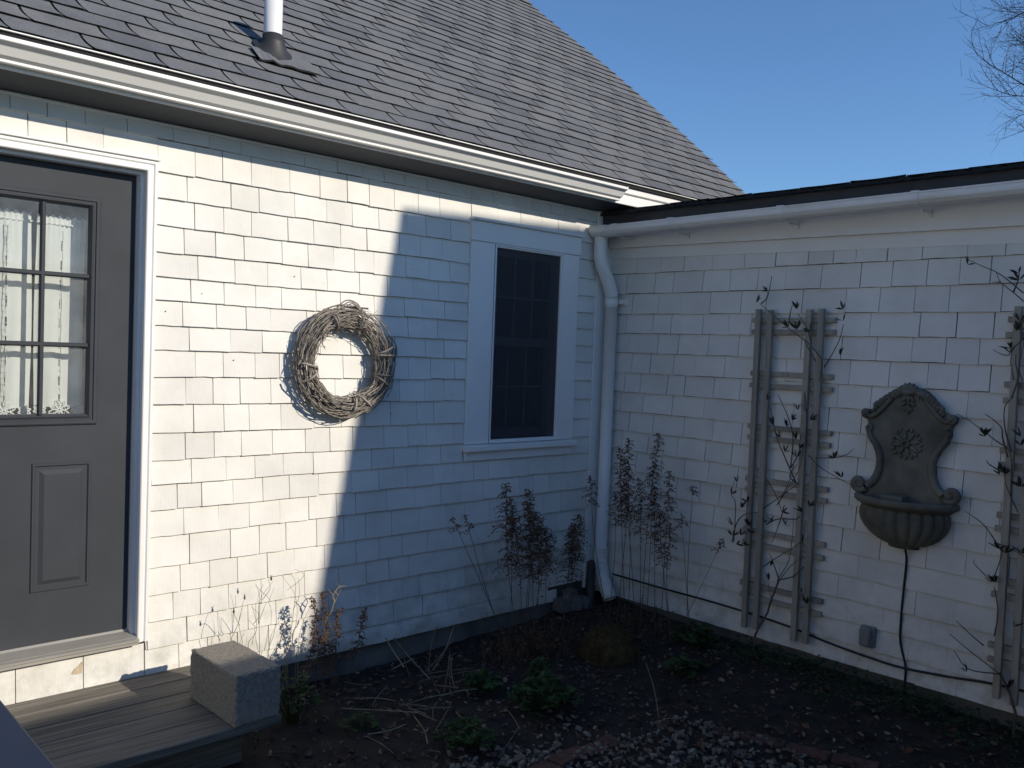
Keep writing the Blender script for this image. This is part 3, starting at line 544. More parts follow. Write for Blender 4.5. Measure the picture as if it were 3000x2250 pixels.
# jambs (two steps), casing, threshold
jb = MB()      # inner stop, then the outer jamb set back a step
jb.box(DX1+.003, DX1+.018, .010, .105, -1.372, .748); jb.box(DX0-.018, DX0-.003, .010, .105, -1.372, .748); jb.box(DX0-.003, DX1+.003, .010, .105, .733, .748)
jb.box(DX1+.0185, DX1+.048, .0015, .105, -1.372, .780); jb.box(DX0-.048, DX0-.0185, .0015, .105, -1.372, .780); jb.box(DX0-.0185, DX1+.0185, .0015, .105, .7485, .780)
jb.build('door_jamb', M['bluegrey'], door)
cs = MB()
cprof = [(0, .001), (0, -.028), (.004, -.032), (.020, -.032), (.024, -.027), (.028, -.027), (.034, -.034), (.044, -.034), (.049, -.028), (.049, .001)]
cx = DX1+.0165; cx2 = DX0-.0165
cs.extrude(cprof, lambda a, b, t: (cx+a, b, t if t < 0 else t+a), [-1.392, .748])
cs.extrude(cprof, lambda a, b, t: (cx2-a, b, t if t < 0 else t+a), [-1.392, .748])
cs.extrude(cprof, lambda a, b, t: ((t-a) if t < -3.7 else (t+a), b, .748+a), [cx2, cx])
cs.bbox(cx2-.056, cx+.056, -.042, .001, .7975, .807, .002)
cs.build('door_casing', M['trim'], door)
th = MB(); th.extrude([(.10, -1.373), (.10, -1.344), (.058, -1.346), (.050, -1.354), (.0, -1.361), (-.045, -1.369), (-.055, -1.372), (-.055, -1.380), (-.046, -1.383), (-.046, -1.397), (.02, -1.399)], lambda a, b, t: (t, a, b), [DX0-.03, DX1+.018])
for yy in (-.03, -.01, .015, .036): th.box(DX0-.02, DX1+.002, yy, yy+.005, -1.372, -1.3595-.0085*(.06-yy)/.105+.0012)
th.build('threshold', M['sill_metal'], door)
# ------------------------------------------------------------------ window in the house wall
win = bpy.data.objects.new('window', None); C.objects.link(win); win.parent = house
def part(name, mat, parent, *boxes, b=.0025):
    m = MB()
    for x in boxes: m.bbox(*x, b)
    return m.build(name, mat, parent)
part('side_casing', M['trim'], win, (-1.285, -1.094, -.024, .001, -.572, .657)); part('side_casing', M['trim'], win, (-.482, -.335, -.024, .001, -.572, .657))
part('head_casing', M['trim'], win, (-1.290, -.330, -.032, .001, .6575, .778)); part('drip_cap', M['trim'], win, (-1.296, -.316, -.052, .001, .7785, .794))
m = MB(); m.extrude([(.0, -.5725), (-.052, -.580), (-.060, -.585), (-.060, -.612), (.0, -.6125)], lambda a, b, t: (t, a, b), [-1.290, -.326]); m.build('window_sill', M['trim'], win)
part('apron', M['trim'], win, (-1.278, -.342, -.026, .001, -.674, -.6128))
m = MB(); ring(m, -1.0935, -.4825, -.5715, .657, [(0, -.026), (.010, -.026), (.012, -.018), (.020, -.018), (.022, .0), (.024, .15)]); m.build('frame_liner', M['trim'], win)
def sash(name, y, z0, z1):
    x0, x1 = -1.071, -.505; s = bpy.data.objects.new(name, None); C.objects.link(s); s.parent = win
    m = MB(); m.box(x0, x0+.045, y, y+.032, z0, z1); m.box(x1-.045, x1, y, y+.032, z0, z1); m.box(x0+.045, x1-.045, y, y+.032, z0, z0+.055); m.box(x0+.045, x1-.045, y, y+.032, z1-.045, z1)
    a0, a1, b0, b1 = x0+.045, x1-.045, z0+.055, z1-.045
    zc = (b0+b1)/2; m.box(a0, a1, y+.008, y+.024, zc-.008, zc+.008)
    for k in (1, 2):
        xx = a0+(a1-a0)*k/3; m.box(xx-.008, xx+.008, y+.009, y+.023, b0, b1)
    bpy.data.objects.remove(s); o = m.build('sash', M['sash'], win)
    for i in range(3):
        for zz0, zz1 in ((b0, zc), (zc, b1)):
            xa, xb = a0+(a1-a0)*i/3, a0+(a1-a0)*(i+1)/3
            MB().add([(xa, y+.016, zz0), (xb, y+.016, zz0), (xb, y+.016, zz1), (xa, y+.016, zz1)], [(0, 1, 2, 3)]).build('pane', M['glass'], win)
sash('sash', .022, .035, .636); sash('sash', .060, -.548, .088)
MB().add([(-1.072, -.006, -.55), (-.504, -.006, -.55), (-.504, -.006, .636), (-1.072, -.006, .636)], [(0, 1, 2, 3)]).build('insect_screen', M['screen'], win)
# ------------------------------------------------------------------ the wing
wing = thing('wing', 'low white shingled wing with flat dark roof edge, in shade', 'house wing')
WL = -3.75
w2 = MB(); w2.box(0.0, .16, WL, -.002, -1.66, 1.0); w2.box(.16, 4.2, WL, WL+.15, -1.66, 1.0); w2.box(4.2, 4.35, WL, 0, -1.66, 1.0)
wwall = w2.build('wall', M['joint'], wing)
MB().box(.018, 4.3, WL+.02, -.005, -2.3, -1.6602).build('foundation', M['foundation'], wing)
WROWS = [.70, .560, .423, .285, .155, .0235, -.112, -.244, -.377, -.510, -.643, -.776, -.909, -1.042, -1.170, -1.298, -1.420, -1.540, -1.657]
pieces = []; prev = []
for zt, zb in zip(WROWS, WROWS[1:]):
    J = joints(.004, -WL, .13, .27, prev)
    for p, q in zip(J, J[1:]):
        gap = random.choice((.0012, .0025, .0035, .0045, .0055, .006)) if zb > -1.1 else random.choice((.0004, .0004, .0008, .002)); dz = rnd(-.002, .002)
        pieces.append(((0, -(p+gap/2), zb+dz), q-p-gap, zt-zb-dz, 'y'))
    prev = J[1:-1]
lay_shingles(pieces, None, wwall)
fb = MB()   # lower frieze board, its bottom edge runs out of level
fb.add([(x, y, z) for y, zl in ((-.004, .667), (WL, .590)) for x, z in ((-.016, zl), (-.016, .8), (.001, .8), (.001, zl))], [(0, 1, 5, 4), (0, 4, 7, 3), (0, 3, 2, 1), (4, 5, 6, 7)])
fb.build('frieze_board', M['trim'], wing)
f2 = MB(); f2.add([(x, y, z) for y, zl in ((-.024, .738), (WL, .675)) for x, z in ((-.046, zl), (-.046, .90), (-.0165, .90), (-.0165, zl))], [(0, 1, 5, 4), (0, 4, 7, 3), (0, 3, 2, 1), (4, 5, 6, 7)])
f2.build('fascia', M['trim'], wing)
wr = MB()
sl_ = .055
wr.add([(x, y, z + (x+.14)*sl_) for y in (WL-.1, -.27) for x, z in ((-.118, .880), (-.118, .964), (4.6, .964), (4.6, .880))], [(0, 1, 2, 3), (4, 7, 6, 5), (0, 4, 5, 1), (1, 5, 6, 2), (2, 6, 7, 3), (3, 7, 4, 0)])
wroof = wr.build('roof', M['rubber'], wing)
y = -.275; k = 0
while y > WL-.1:
    for row in range(2):
        yy = y - (row % 2)*.15
        if yy < WL-.2: continue
        t = random.randrange(10)
        ob = link('roof_shingle', TM[t], wroof)
        x0 = -.142 + row*.135
        ob.matrix_local = Matrix.Translation((x0 + rnd(-.005, .003), yy, .9655 + (x0+.14)*sl_ + rnd(0, .0015))) @ Matrix.Rotation(-math.atan(sl_), 4, 'Y') @ Matrix.Rotation(-math.pi/2, 4, 'Z') @ Matrix.Diagonal((1.03, 1, 1.3, 1))
    y -= TAB
wr2 = MB(); wr2.box(-.118, .3, -.2695, -.026, .88, .962); wr2.build('roof_end', M['rubber'], wing)
ce = MB()   # ragged starter edge hanging over the gutter
vs = []; n = 160
for i in range(n+1):
    yy = -.028 + (WL-.072)*i/n; vs += [(-.146+rnd(-.004, .004), yy, .965+rnd(-.003, .012)), (-.149+rnd(-.004, .004), yy, .950+rnd(-.005, .005)), (-.119, yy, .950), (-.1, yy, .968)]
ce.add(vs, [(i*4+k, i*4+k+1, i*4+k+5, i*4+k+4) for i in range(n) for k in range(3)])
ce.build('ragged_edge', M['asphalt_edge'], wing)
# ------------------------------------------------------------------ gutters, downspout, vent
def sag(x):
    P = [(-6.2, .012), (-3.85, .004), (-2.4, .001), (-.2, -.002)]
    for (a, p), (b, q) in zip(P, P[1:]):
        if x <= b: return p + (q-p)*(x-a)/(b-a)
    return 0
hg = thing('gutter', 'long white moulded metal gutter under the main grey roof', 'gutter')
prof = [(-.258, 1.011), (-.287, 1.011), (-.290, 1.014), (-.290, 1.024), (-.298, 1.027), (-.309, 1.033), (-.329, 1.0605), (-.3325, 1.064), (-.354, 1.074), (-.357, 1.077), (-.357, 1.0895), (-.354, 1.092), (-.349, 1.092), (-.349, 1.080), (-.328, 1.069), (-.305, 1.038), (-.284, 1.016), (-.262, 1.016), (-.262, 1.086), (-.258, 1.086)]
xs_ = [-6.2, -5, -3.85, -3.1, -2.4, -1.5, -.8, -.262]
m = MB(); m.extrude(prof, lambda a, b, t: (t, a, b + sag(t)), xs_); m.build('trough', M['gutter'], hg)
endp = [p for p in prof[:13]] + [(-.258, 1.086)]
m = MB(); m.extrude(endp, lambda a, b, t: (t, a-.0012, b + .0006), [-.2615, -.258]); m.build('end_cap', M['gutter'], hg)
wg = thing('gutter', 'stained white plastic gutter with clips along the shaded wing', 'gutter')
gp = [(-.125, .868), (-.128, .868), (-.130, .838), (-.150, .814), (-.180, .806), (-.205, .806), (-.232, .814), (-.249, .832), (-.2515, .842), (-.2515, .862), (-.2555, .864), (-.2555, .872), (-.246, .872), (-.246, .845), (-.228, .820), (-.205, .811), (-.180, .811), (-.153, .819), (-.134, .840)]
slope = lambda y: .004*(-y)
m = MB(); m.extrude(gp, lambda a, b, t: (a, t, b - .012 + slope(t)), [-.03, -.9, -1.8, -2.7, WL]); m.build('trough', M['dirty'], wg, False)
m = MB(); sc_ = 1.10
gpo = [(-.189 + (a+.189)*sc_, .842 + (b-.842)*sc_) for a, b in gp[:12]]
m.extrude(gpo + [(-.246, .878)], lambda a, b, t: (a, t, b - .012), [-.028, -.165]); m.build('outlet_box', M['dirty'], wg)
for yb in (-.235, -.69, -1.449, -2.191, -2.95):
    m = MB(); m.extrude([(-.189 + (a+.189)*1.09, .842 + (b-.842)*1.12) for a, b in gp[1:12]] + [(-.24, .879)], lambda a, b, t: (a, t, b - .012 + slope(yb)), [yb+.016, yb-.016])
    m.box(-.16, -.047, yb-.006, yb+.006, .776+slope(yb), .788+slope(yb)); m.box(-.054, -.047, yb-.010, yb+.010, .758+slope(yb), .80+slope(yb))
    m.build('clip', M['dirty'], wg)
ds = thing('downspout', 'white downspout bending into the corner with ribbed foot', 'downspout')
P = bend([(-.187, -.075, .80), (-.187, -.075, .72), (-.187, -.078, .655), (-.160, -.088, .575), (-.110, -.096, .485), (-.080, -.098, .41), (-.078, -.098, .33)], 4)
MB().tube(P, .044, 14).build('elbow', M['pvc'], ds, True)
m = MB(); m.tube([(-.076, -.098, .405), (-.073, -.092, -1.36)], .0415, 14); m.tube([(-.077, -.098, .40), (-.077, -.098, .345)], .0455, 14); m.build('pipe', M['pvc'], ds, True)
m = MB(); m.tube([(-.077, -.098, .372), (-.077, -.098, .345)], .0475, 14); m.box(-.05, -.012, -.175, -.14, .352, .378); m.box(-.016, -.012, -.20, -.13, .345, .385); m.build('strap', M['pvc'], ds)
bp = bend([(-.073, -.092, -1.33), (-.073, -.094, -1.42), (-.085, -.125, -1.52), (-.105, -.185, -1.60), (-.115, -.225, -1.655)], 14)
MB().tube(bp, [.047 + .0035*math.sin(i*2.1) for i in range(len(bp))], 14, cap=False).build('ribbed_boot', M['pvc'], ds, True)
m = MB(); m.tube([(-.195, -.115, -1.80), (-.197, -.117, -1.45), (-.194, -.113, -1.415), (-.19, -.11, -1.40)], [.032, .031, .026, .010], 10)
tag(m.build('standpipe', M['rubber'], None, True), 'dark round-topped pipe standing beside the foot of the downspout', 'pipe')
vp = thing('vent_pipe', 'white plumbing vent pipe with black boot on the grey roof', 'vent pipe', loc=(0, 0, 0))
vx, vy, vz = -2.552, .085, 1.44
MB().lathe([(.0455, 0), (.0455, .285), (.039, .285), (.039, .2)], (vx, vy, vz), 24).build('pipe', M['pvc'], vp, True)
Mv = Mroof @ Matrix.Translation((vx, (vy-RY)/math.cos(PITCH), .018))
m = MB(); n = 24; vs = []
prf = [(.102, .000, 0), (.088, .014, 0), (.068, .05, .35), (.058, .082, .75), (.059, .086, .8), (.054, .088, .85), (.050, .108, 1), (.047, .110, 1)]
for r_, h_, up in prf:
    for k in range(n):
        a = 2*math.pi*k/n; lo = Mv @ Vector((r_*math.cos(a), r_*math.sin(a)*1.15, h_*.35)); hi = Vector((vx + r_*math.cos(a), vy + r_*math.sin(a), vz + h_))
        vs.append(lo.lerp(hi, up))
m.add(vs, [(i*n+k, i*n+(k+1) % n, (i+1)*n+(k+1) % n, (i+1)*n+k) for i in range(len(prf)-1) for k in range(n)]); m.build('rubber_boot', M['rubber'], vp, True)
m = MB(); nn = 14; vs = []
for i in range(nn+1):
    u = i/nn
    for v in (0, 1): vs.append(Mv @ Vector((-.135+.33*u, -.155 + .13*v + .012*noise.noise((u*6, v, 3)) - .035*max(0, u-.7), .003+ .012*(1-v)*(.3+noise.noise((u*7, 0, 9))) + .012*(1-v)*max(0, u-.75))))
m.add(vs, [(2*i, 2*i+2, 2*i+3, 2*i+1) for i in range(nn)]); b0 = [Vector(v)-Vector((0, 0, .009)) for v in vs]
m.add(b0, [(2*i+1, 2*i+3, 2*i+2, 2*i) for i in range(nn)], 1); m.add([vs[2*i] for i in range(nn+1)] + [b0[2*i] for i in range(nn+1)], [(i, nn+1+i, nn+2+i, i+1) for i in range(nn)], 1)
m.build('flashing', [M['asphalt'], M['asphalt_edge']], vp)
# ------------------------------------------------------------------ lace curtains behind the door glass
def curtain(x0, x1, ztop, zbot, label, seed):
    rr = random.Random(seed); t = thing('curtain', label, 'curtain', 'curtains behind the door glass'); cy = .165; xm = (x0+x1)/2
    nx, nz = 36, 40; vs = []; fs = []
    for j in range(nz+1):
        v = j/nz; z = ztop + (zbot-ztop)*v
        for i in range(nx+1):
            u = i/nx
            gath = math.exp(-v*16)
            y = cy + .008*math.sin(u*9 + seed)*(0.5+v*.6) + .005*math.sin(u*60+seed)*gath + .0012*math.sin(u*21+v*4)
            x = x0 + (x1-x0)*u + .004*math.sin(v*5+seed)
            zz = z + (.006*math.sin(u*40+seed) if j == 0 else 0) + (.012*abs(math.sin(u*math.pi*2.0)) if j == nz else 0)
            vs.append((x, y, zz))
    hole = nx//2
    for j in range(nz):
        for i in range(nx):
            if i == hole and j > 3 and j % 4 in (1, 2): continue
            a = j*(nx+1)+i; fs.append((a, a+1, a+nx+2, a+nx+1))
    MB().add(vs, fs).build('cloth', M['curtain'], t, True)
    b = MB()
    for s in (-1, 1):
        path = [(xm + (x1-x0)/nx*.5 + s*(.0055+.0012*math.sin(k*.8)), cy-.006 + .010*math.sin(.5*11+seed)*(0.5+k/60*.6), ztop-.06+(zbot-ztop+.08)*k/60) for k in range(61)]; b.tube(path, .0017, 5)
    for k in range(0, 60, 2):
        z = ztop-.06+(zbot-ztop+.08)*k/60; b.tube([(xm-.004, cy-.007+.008*math.sin(.5*11+seed), z), (xm+.012, cy-.007+.008*math.sin(.5*11+seed), z-.008)], .0012, 4)
    b.build('lace_insert', M['curtain'], t)
    hd = MB(); hd.tube([(x0+(x1-x0)*k/30, cy-.004+.004*math.sin(k*2.2), ztop-.035+.003*math.sin(k*1.9)) for k in range(31)], .0045, 6); hd.build('gathered_header', M['curtain'], t, True)
    fl_ = MB()
    for cx_, cz_, rr_ in ((xm+.003, zbot-.002, .045), (x0+.022, zbot-.001, .026), (x1-.022, zbot-.001, .026)):
        for k in range(8):
            a = k*math.pi/4+.3; L = rr_
            loop = []
            for q in range(13):
                th_ = 2*math.pi*q/12; lx = L*.56 + L*.44*math.cos(th_); ly = L*.19*math.sin(th_)
                loop.append((cx_ + lx*math.cos(a)-ly*math.sin(a), cy-.008, cz_ + lx*math.sin(a)+ly*math.cos(a)))
            fl_.tube(loop, .0032, 4, cap=False)
            for q in (2, 3, 4, 5): fl_.tube([loop[q], loop[12-q]], .0015, 3)
        fl_.tube([(cx_+.3*rr_*.4*math.cos(t_), cy-.009, cz_+.3*rr_*.4*math.sin(t_)) for t_ in [q*math.pi/5 for q in range(11)]], .0025, 4, cap=False)
    fl_.build('lace_edge', M['curtain'], t)
curtain(-3.598, -3.400, .520, -.332, 'white lace-edged curtain behind the column of panes nearest the door edge', 2)
curtain(-3.822, -3.614, .522, -.336, 'white lace-edged curtain behind the leftmost visible panes of the door', 5)
# ------------------------------------------------------------------ grapevine wreath
wt = thing('wreath', 'round grapevine twig wreath hanging on the sunlit shingles', 'wreath', loc=(0, 0, 0))
WC = Vector((-2.170, -.082, -.088)); RR_, RT = .240, .056
def twig_path(rr, a0, span, r_in, n):
    ph = rr.uniform(0, 6.28); tw = rr.uniform(-1.6, 1.6); pts = []; jr = rr.uniform(.45, 1.02); k0 = rr.uniform(0, 9)
    for i in range(n+1):
        t = i/n; a = a0 + span*t; p = ph + tw*span*t*.5
        q = jr*RT*(1 + .16*math.sin(5*t+k0))
        rad = RR_ + q*math.cos(p)*1.05 + .006*math.sin(9*t+k0); dy = q*math.sin(p)*.95
        pts.append(WC + Vector((rad*math.cos(a)*1.03, dy, rad*math.sin(a))))
    return pts
rr = random.Random(3)
for i in range(150):
    span = rr.uniform(.7, 2.4); pth = twig_path(rr, rr.uniform(0, 6.28), span, 0, max(8, int(span*7)))
    if rr.random() < .25: pth.append(pth[-1] + (pth[-1]-pth[-2])*1.2 + Vector((rr.uniform(-.02, .02), rr.uniform(-.015, .005), rr.uniform(-.02, .02))))
    r0 = rr.uniform(.0026, .0056)
    o = MB().tube(pth, taper(len(pth), r0, r0*.6), 5).build('twig', M['twig'], wt, True)
m = MB()
for i in range(260):
    span = rr.uniform(.3, 1.2); pth = twig_path(rr, rr.uniform(0, 6.28), span, 0, max(5, int(span*6))); m.tube(pth, taper(len(pth), rr.uniform(.0014, .0028), .001), 4)
for i in range(90):
    a = rr.uniform(0, 6.28); p = rr.uniform(0, 6.28); b0 = WC + Vector(((RR_+RT*math.cos(p))*math.cos(a), RT*math.sin(p), (RR_+RT*math.cos(p))*math.sin(a)))
    d = Vector((rr.uniform(-1, 1), rr.uniform(-.6, .1), rr.uniform(-1, 1)))*rr.uniform(.02, .055); m.tube([b0, b0+d*.5+Vector((0, 0, .004)), b0+d], [.0016, .0012, .0007], 3)
m.build('fine_twigs', M['twig'], wt, True, 'stuff')
for a, tl in ((1.28, .3), (1.98, .15), (3.35, -.7), (5.0, .9), (.25, -.4), (5.9, .5)):      # bindings wound round the ring
    pth = []
    for k in range(15):
        t = -2.6 + 5.2*k/14; r_ = RT*1.12; aa = a + tl*t*.12
        pth.append(WC + Vector(((RR_ + r_*math.cos(t + math.pi*.5 + 1.57))*math.cos(aa)*1.03, -abs(r_*math.sin(t+math.pi*.5+1.57)) if abs(t) < 2 else r_*.3, (RR_ + r_*math.cos(t+math.pi*.5+1.57))*math.sin(aa))))
    MB().tube(pth, .0062, 6).build('binding_vine', M['twig'], wt, True)
for q in range(3):
    MB().tube(bend([WC+Vector((-.085+.02*q, -.02, .275)), WC+Vector((-.03+.01*q, -.03-.01*q, .322-.008*q)), WC+Vector((.035, -.035, .31-.01*q)), WC+Vector((.075, -.02, .265))], 5), .0036, 5).build('top_loop', M['twig'], wt, True)
# ------------------------------------------------------------------ step, block, handrail
dk = thing('deck_step', 'weathered grey wooden step platform below the dark door', 'wooden step', loc=(0, 0, 0))
for i, (a, b) in enumerate(((-.012, -.165), (-.1675, -.322), (-.3245, -.478), (-.4805, -.634), (-.638, -.80))):
    m = MB(); m.bbox(-5.3, -2.885+rnd(-.006, .006), b, a, -1.593, -1.5555+rnd(-.0015, .001), .004); m.build('board', M['deck'], dk)
m = MB(); m.box(-5.28, -2.96, -.60, -.562, -1.9, -1.594); m.box(-5.28, -2.90, -.06, -.03, -1.9, -1.594); m.box(-3.00, -2.962, -.561, -.061, -1.9, -1.594); m.box(-5.28, -5.24, -.561, -.061, -1.9, -1.594); m.build('frame', M['deck'], dk)
def noisy_box(m, sx, sy, sz, n, amp, Mx, seed):
    L = []
    def face(f):
        vs = []; fs = []
        for i in range(n+1):
            for j in range(n+1):
                p = f(i/n*2-1, j/n*2-1); e = sorted([abs(p[0]), abs(p[1]), abs(p[2])])[1]
                d = Vector(p)*(1 - (.05 if e > .97 else 0)*(.5+1.1*noise.noise((p[0]*4+seed, p[1]*4, p[2]*4))))
                d = Vector((d.x*sx/2, d.y*sy/2, d.z*sz/2)); d += amp*Vector(noise.noise_vector((p[0]*7+seed, p[1]*7, p[2]*7)))
                vs.append(Mx @ d)
        for i in range(n):
            for j in range(n): a = i*(n+1)+j; fs.append((a, a+n+1, a+n+2, a+1))
        m.add(vs, fs)
    face(lambda u, v: (u, v, 1)); face(lambda u, v: (v, u, -1)); face(lambda u, v: (1, u, v)); face(lambda u, v: (-1, v, u)); face(lambda u, v: (v, 1, u)); face(lambda u, v: (u, -1, v))
m = MB(); noisy_box(m, .205, .42, .214, 22, .0012, Matrix.Translation((-3.0, -.595, -1.4485)) @ Matrix.Rotation(R(1.5), 4, 'Z'), 3)
tag(m.build('concrete_block', M['block'], None), 'solid concrete block standing on the end of the wooden step', 'concrete block')
hr = thing('handrail', 'grey painted handrail cap in the bottom left corner, close to the camera', 'handrail', loc=(0, 0, 0))
part('top_rail', M['railpaint'], hr, (-4.535, -4.392, -3.35, -.92, -.53, -.50), b=.004); part('bottom_rail', M['railpaint'], hr, (-4.48, -4.445, -3.26, -1.01, -1.42, -1.34))
for y_ in (-3.3, -.97): part('post', M['railpaint'], hr, (-4.508, -4.418, y_-.045, y_+.045, -1.85, -.5305))
y_ = -3.16
while y_ < -1.05: part('baluster', M['railpaint'], hr, (-4.477, -4.447, y_-.015, y_+.015, -1.339, -.5305)); y_ += .13
# ------------------------------------------------------------------ trellises
def trellis(dy, label, seed):
    rr = random.Random(seed); t = thing('trellis', label, 'trellis', 'trellises on the wing wall', loc=(0, dy, 0))
    for y0 in (-1.228, -1.305, -1.553, -1.626):
        MB().bbox(-.066, -.038, y0-.0165, y0+.0165, -1.60+rr.uniform(-.006, .006), .303+rr.uniform(-.004, .004), .002).build('upright', M['trellis'], t)
    for z in (.245, .171, -.073, -.143, -.390, -.459, -.707, -.776, -1.025, -1.100, -1.347, -1.420):
        z += rr.uniform(-.004, .004); tl = rr.uniform(-.003, .003)
        Mx = Matrix.Translation((-.025, -1.438, z)) @ Matrix.Rotation(tl, 4, 'X'); MB().bbox(-.0125, .0125, -.264+rr.uniform(-.004, .004), .264+rr.uniform(-.004, .004), -.0145, .0145, .002, M=Mx).build('rung', M['trellis'], t)
    return t
trellis(0, 'weathered wooden trellis between the corner plants and the wall fountain', 1)
trellis(-1.403, 'weathered wooden trellis at the right edge, past the wall fountain', 2)
LEAFV = [(0, 0, 0), (.30, .11, .03), (.62, .125, .05), (1, 0, .02), (.62, -.125, .05), (.30, -.11, .03), (.33, 0, -.02), (.66, 0, -.01)]
LEAFF = [(0, 6, 1), (1, 6, 7, 2), (2, 7, 3), (0, 5, 6), (5, 4, 7, 6), (4, 3, 7)]
LM = MB().add(LEAFV, LEAFF).mesh('leaf', M['vleaf'])
def vine(stems, leaves, label, seed):
    rr = random.Random(seed); t = thing('climbing_vine', label, 'climbing plant', 'vines on the trellises')
    for i, s in enumerate(stems):
        pts = [Vector(p) + Vector((rr.uniform(-.025, .012), 0, 0)) for p in s]; pth = bend(pts, 4)
        r0 = .0075 if i == 0 else rr.uniform(.0028, .0045)
        if i == 0: pth = [pth[0] + Vector((-.01, 0, -.14))] + pth
        MB().tube(pth, taper(len(pth), r0, r0*.45 if i else r0*.75), 5).build('stem', M['vine'], t, True)
    for p in leaves:
        base = Vector(p) + Vector((rr.uniform(-.03, .0), 0, -.012)); up = rr.uniform(.9, 2.2)
        for k in range(rr.choice((3, 3, 4, 5))):
            ang = up + rr.uniform(-1.15, 1.15); d = Vector((rr.uniform(-.5, .15), math.cos(ang), math.sin(ang))).normalized(); L = rr.uniform(.030, .062)
            ob = link('leaf', LM, t); q = d.to_track_quat('X', 'Z').to_matrix().to_4x4() @ Matrix.Rotation(rr.uniform(-1.6, 1.6), 4, 'X')
            ob.matrix_local = Matrix.Translation(base) @ q @ Matrix.Diagonal((L, L*rr.uniform(.8, 1.2), L, 1))
vine(VINE1, LEAF1, 'sparse dark-leaved vine climbing the trellis left of the fountain', 11)
vine(VINE2, LEAF2, 'sparse dark-leaved vine climbing the trellis at the right edge', 12)
# ------------------------------------------------------------------ wall fountain
ft = thing('wall_fountain', 'dark cast-stone wall fountain with scrolled back and fluted basin', 'wall fountain', loc=(0, 0, 0))
FU = -2.135
def F(u, w_, d): return Vector((-d, FU - u, w_))
half = [(0, -.105), (.045, -.110), (.085, -.128), (.120, -.158), (.150, -.196), (.172, -.222), (.200, -.236), (.226, -.240), (.236, -.258), (.232, -.280), (.216, -.300), (.212, -.325), (.214, -.350), (.198, -.385), (.168, -.425), (.148, -.470), (.142, -.515), (.148, -.565), (.168, -.610), (.200, -.640), (.235, -.655), (.240, -.72)]
out = [(u, z) for u, z in half] + [(-u, z) for u, z in reversed(half[1:])]
m = MB(); n = len(out)
m.add([F(u*.97, z, .052) for u, z in out] + [F(u, z, .044) for u, z in out] + [F(u, z, .004) for u, z in out], [tuple(range(n))] + [(k, n+k, n+(k+1) % n, (k+1) % n) for k in range(n)] + [(n+k, 2*n+k, 2*n+(k+1) % n, n+(k+1) % n) for k in range(n)])
m.build('back_plate', M['stone'], ft)
def spiral(cu, cz, r0, turns, a0, sgn, n=26): return [F(cu + (r0*(1-.82*k/n))*math.cos(a0+sgn*turns*2*math.pi*k/n), cz + (r0*(1-.82*k/n))*math.sin(a0+sgn*turns*2*math.pi*k/n), .058+.012*k/n) for k in range(n+1)]
for s in (-1, 1):
    # side C-scroll: waist edge ending in a big volute above the rim
    edge = [(.204, -.345), (.190, -.385), (.160, -.425), (.140, -.470), (.134, -.515), (.140, -.565), (.160, -.612), (.195, -.648)]
    pth = bend([F(s*u, z, .056) for u, z in edge], 4); MB().tube(pth, taper(len(pth), .015, .022), 8).build('side_scroll', M['stone'], ft, True)
    m = MB(); m.tube(spiral(s*.238, -.640, .040, 1.35, (math.pi*1.15 if s > 0 else -math.pi*.15), s*1), taper(27, .021, .012), 8); m.blob(F(s*.238, -.640, .045), (.034, .026, .026)); m.build('volute', M['stone'], ft, True)
    edge = [(.085, -.170), (.115, -.205), (.150, -.245), (.185, -.272), (.215, -.268)]
    m = MB(); m.tube(bend([F(s*u, z, .058) for u, z in edge], 4), .0135, 8); m.tube(spiral(s*.218, -.256, .022, 1.1, -math.pi/2, s), taper(27, .012, .007), 7); m.blob(F(s*.222, -.256, .04), (.045, .021, .021)); m.build('shoulder_scroll', M['stone'], ft, True)
    m = MB(); m.tube(spiral(s*.203, -.335, .018, 1.1, math.pi/2, s), taper(27, .010, .006), 7); m.blob(F(s*.205, -.335, .042), (.036, .017, .017)); m.build('neck_curl', M['stone'], ft, True)
    m = MB()
    for k in range(9):
        t = k/8; u = .045 + .125*t; z = -.132 - .085*t**1.25
        m.blob(F(s*u, z, .056), (.017, .016, .022), 7, 5, M=Matrix.Rotation(s*(.6+.5*math.sin(k*2.1)), 3, 'X')); m.blob(F(s*(u+.008), z-.022, .058), (.012, .008, .013), 6, 4)
    m.build('acanthus_leaf', M['stone'], ft, True)
m = MB()
for k in range(7):
    a = R(90 + (k-3)*27); m.blob(F(.030*math.cos(a), -.128+.020*math.sin(a), .058), (.022, .012, .026), 7, 5, M=Matrix.Rotation(math.pi/2-a, 3, 'X'))
m.blob(F(0, -.135, .066), (.020, .040, .016)); m.build('shell_crest', M['stone'], ft, True)
m = MB()
for k, (u, z, a, L) in enumerate(((0, -.175, 0, .03), (-.018, -.168, .7, .022), (.018, -.168, -.7, .022), (-.022, -.195, .9, .018), (.022, -.195, -.9, .018), (0, -.212, 0, .026), (-.012, -.222, .5, .016), (.012, -.222, -.5, .016), (0, -.238, 0, .014))): m.blob(F(u, z, .056), (.014, .010, L), 7, 5, M=Matrix.Rotation(a, 3, 'X'))
m.build('pendant_leaf', M['stone'], ft, True)
m = MB()
for k in range(8):
    a = k*math.pi/4 + .2
    for r_, L, w_ in ((.046, .030, .012), (.074, .012, .010)):
        for da in (-.22, .22) if r_ > .06 else (0,): m.blob(F(r_*math.cos(a+da), -.403 + r_*math.sin(a+da), .055), (.012, w_, L), 7, 5, M=Matrix.Rotation(math.pi/2-a-da, 3, 'X'))
for k in range(10): a = k*math.pi/5; m.blob(F(.018*math.cos(a), -.403+.018*math.sin(a), .064), (.012, .006, .006), 6, 4)
m.build('rosette', M['stone'], ft, True)
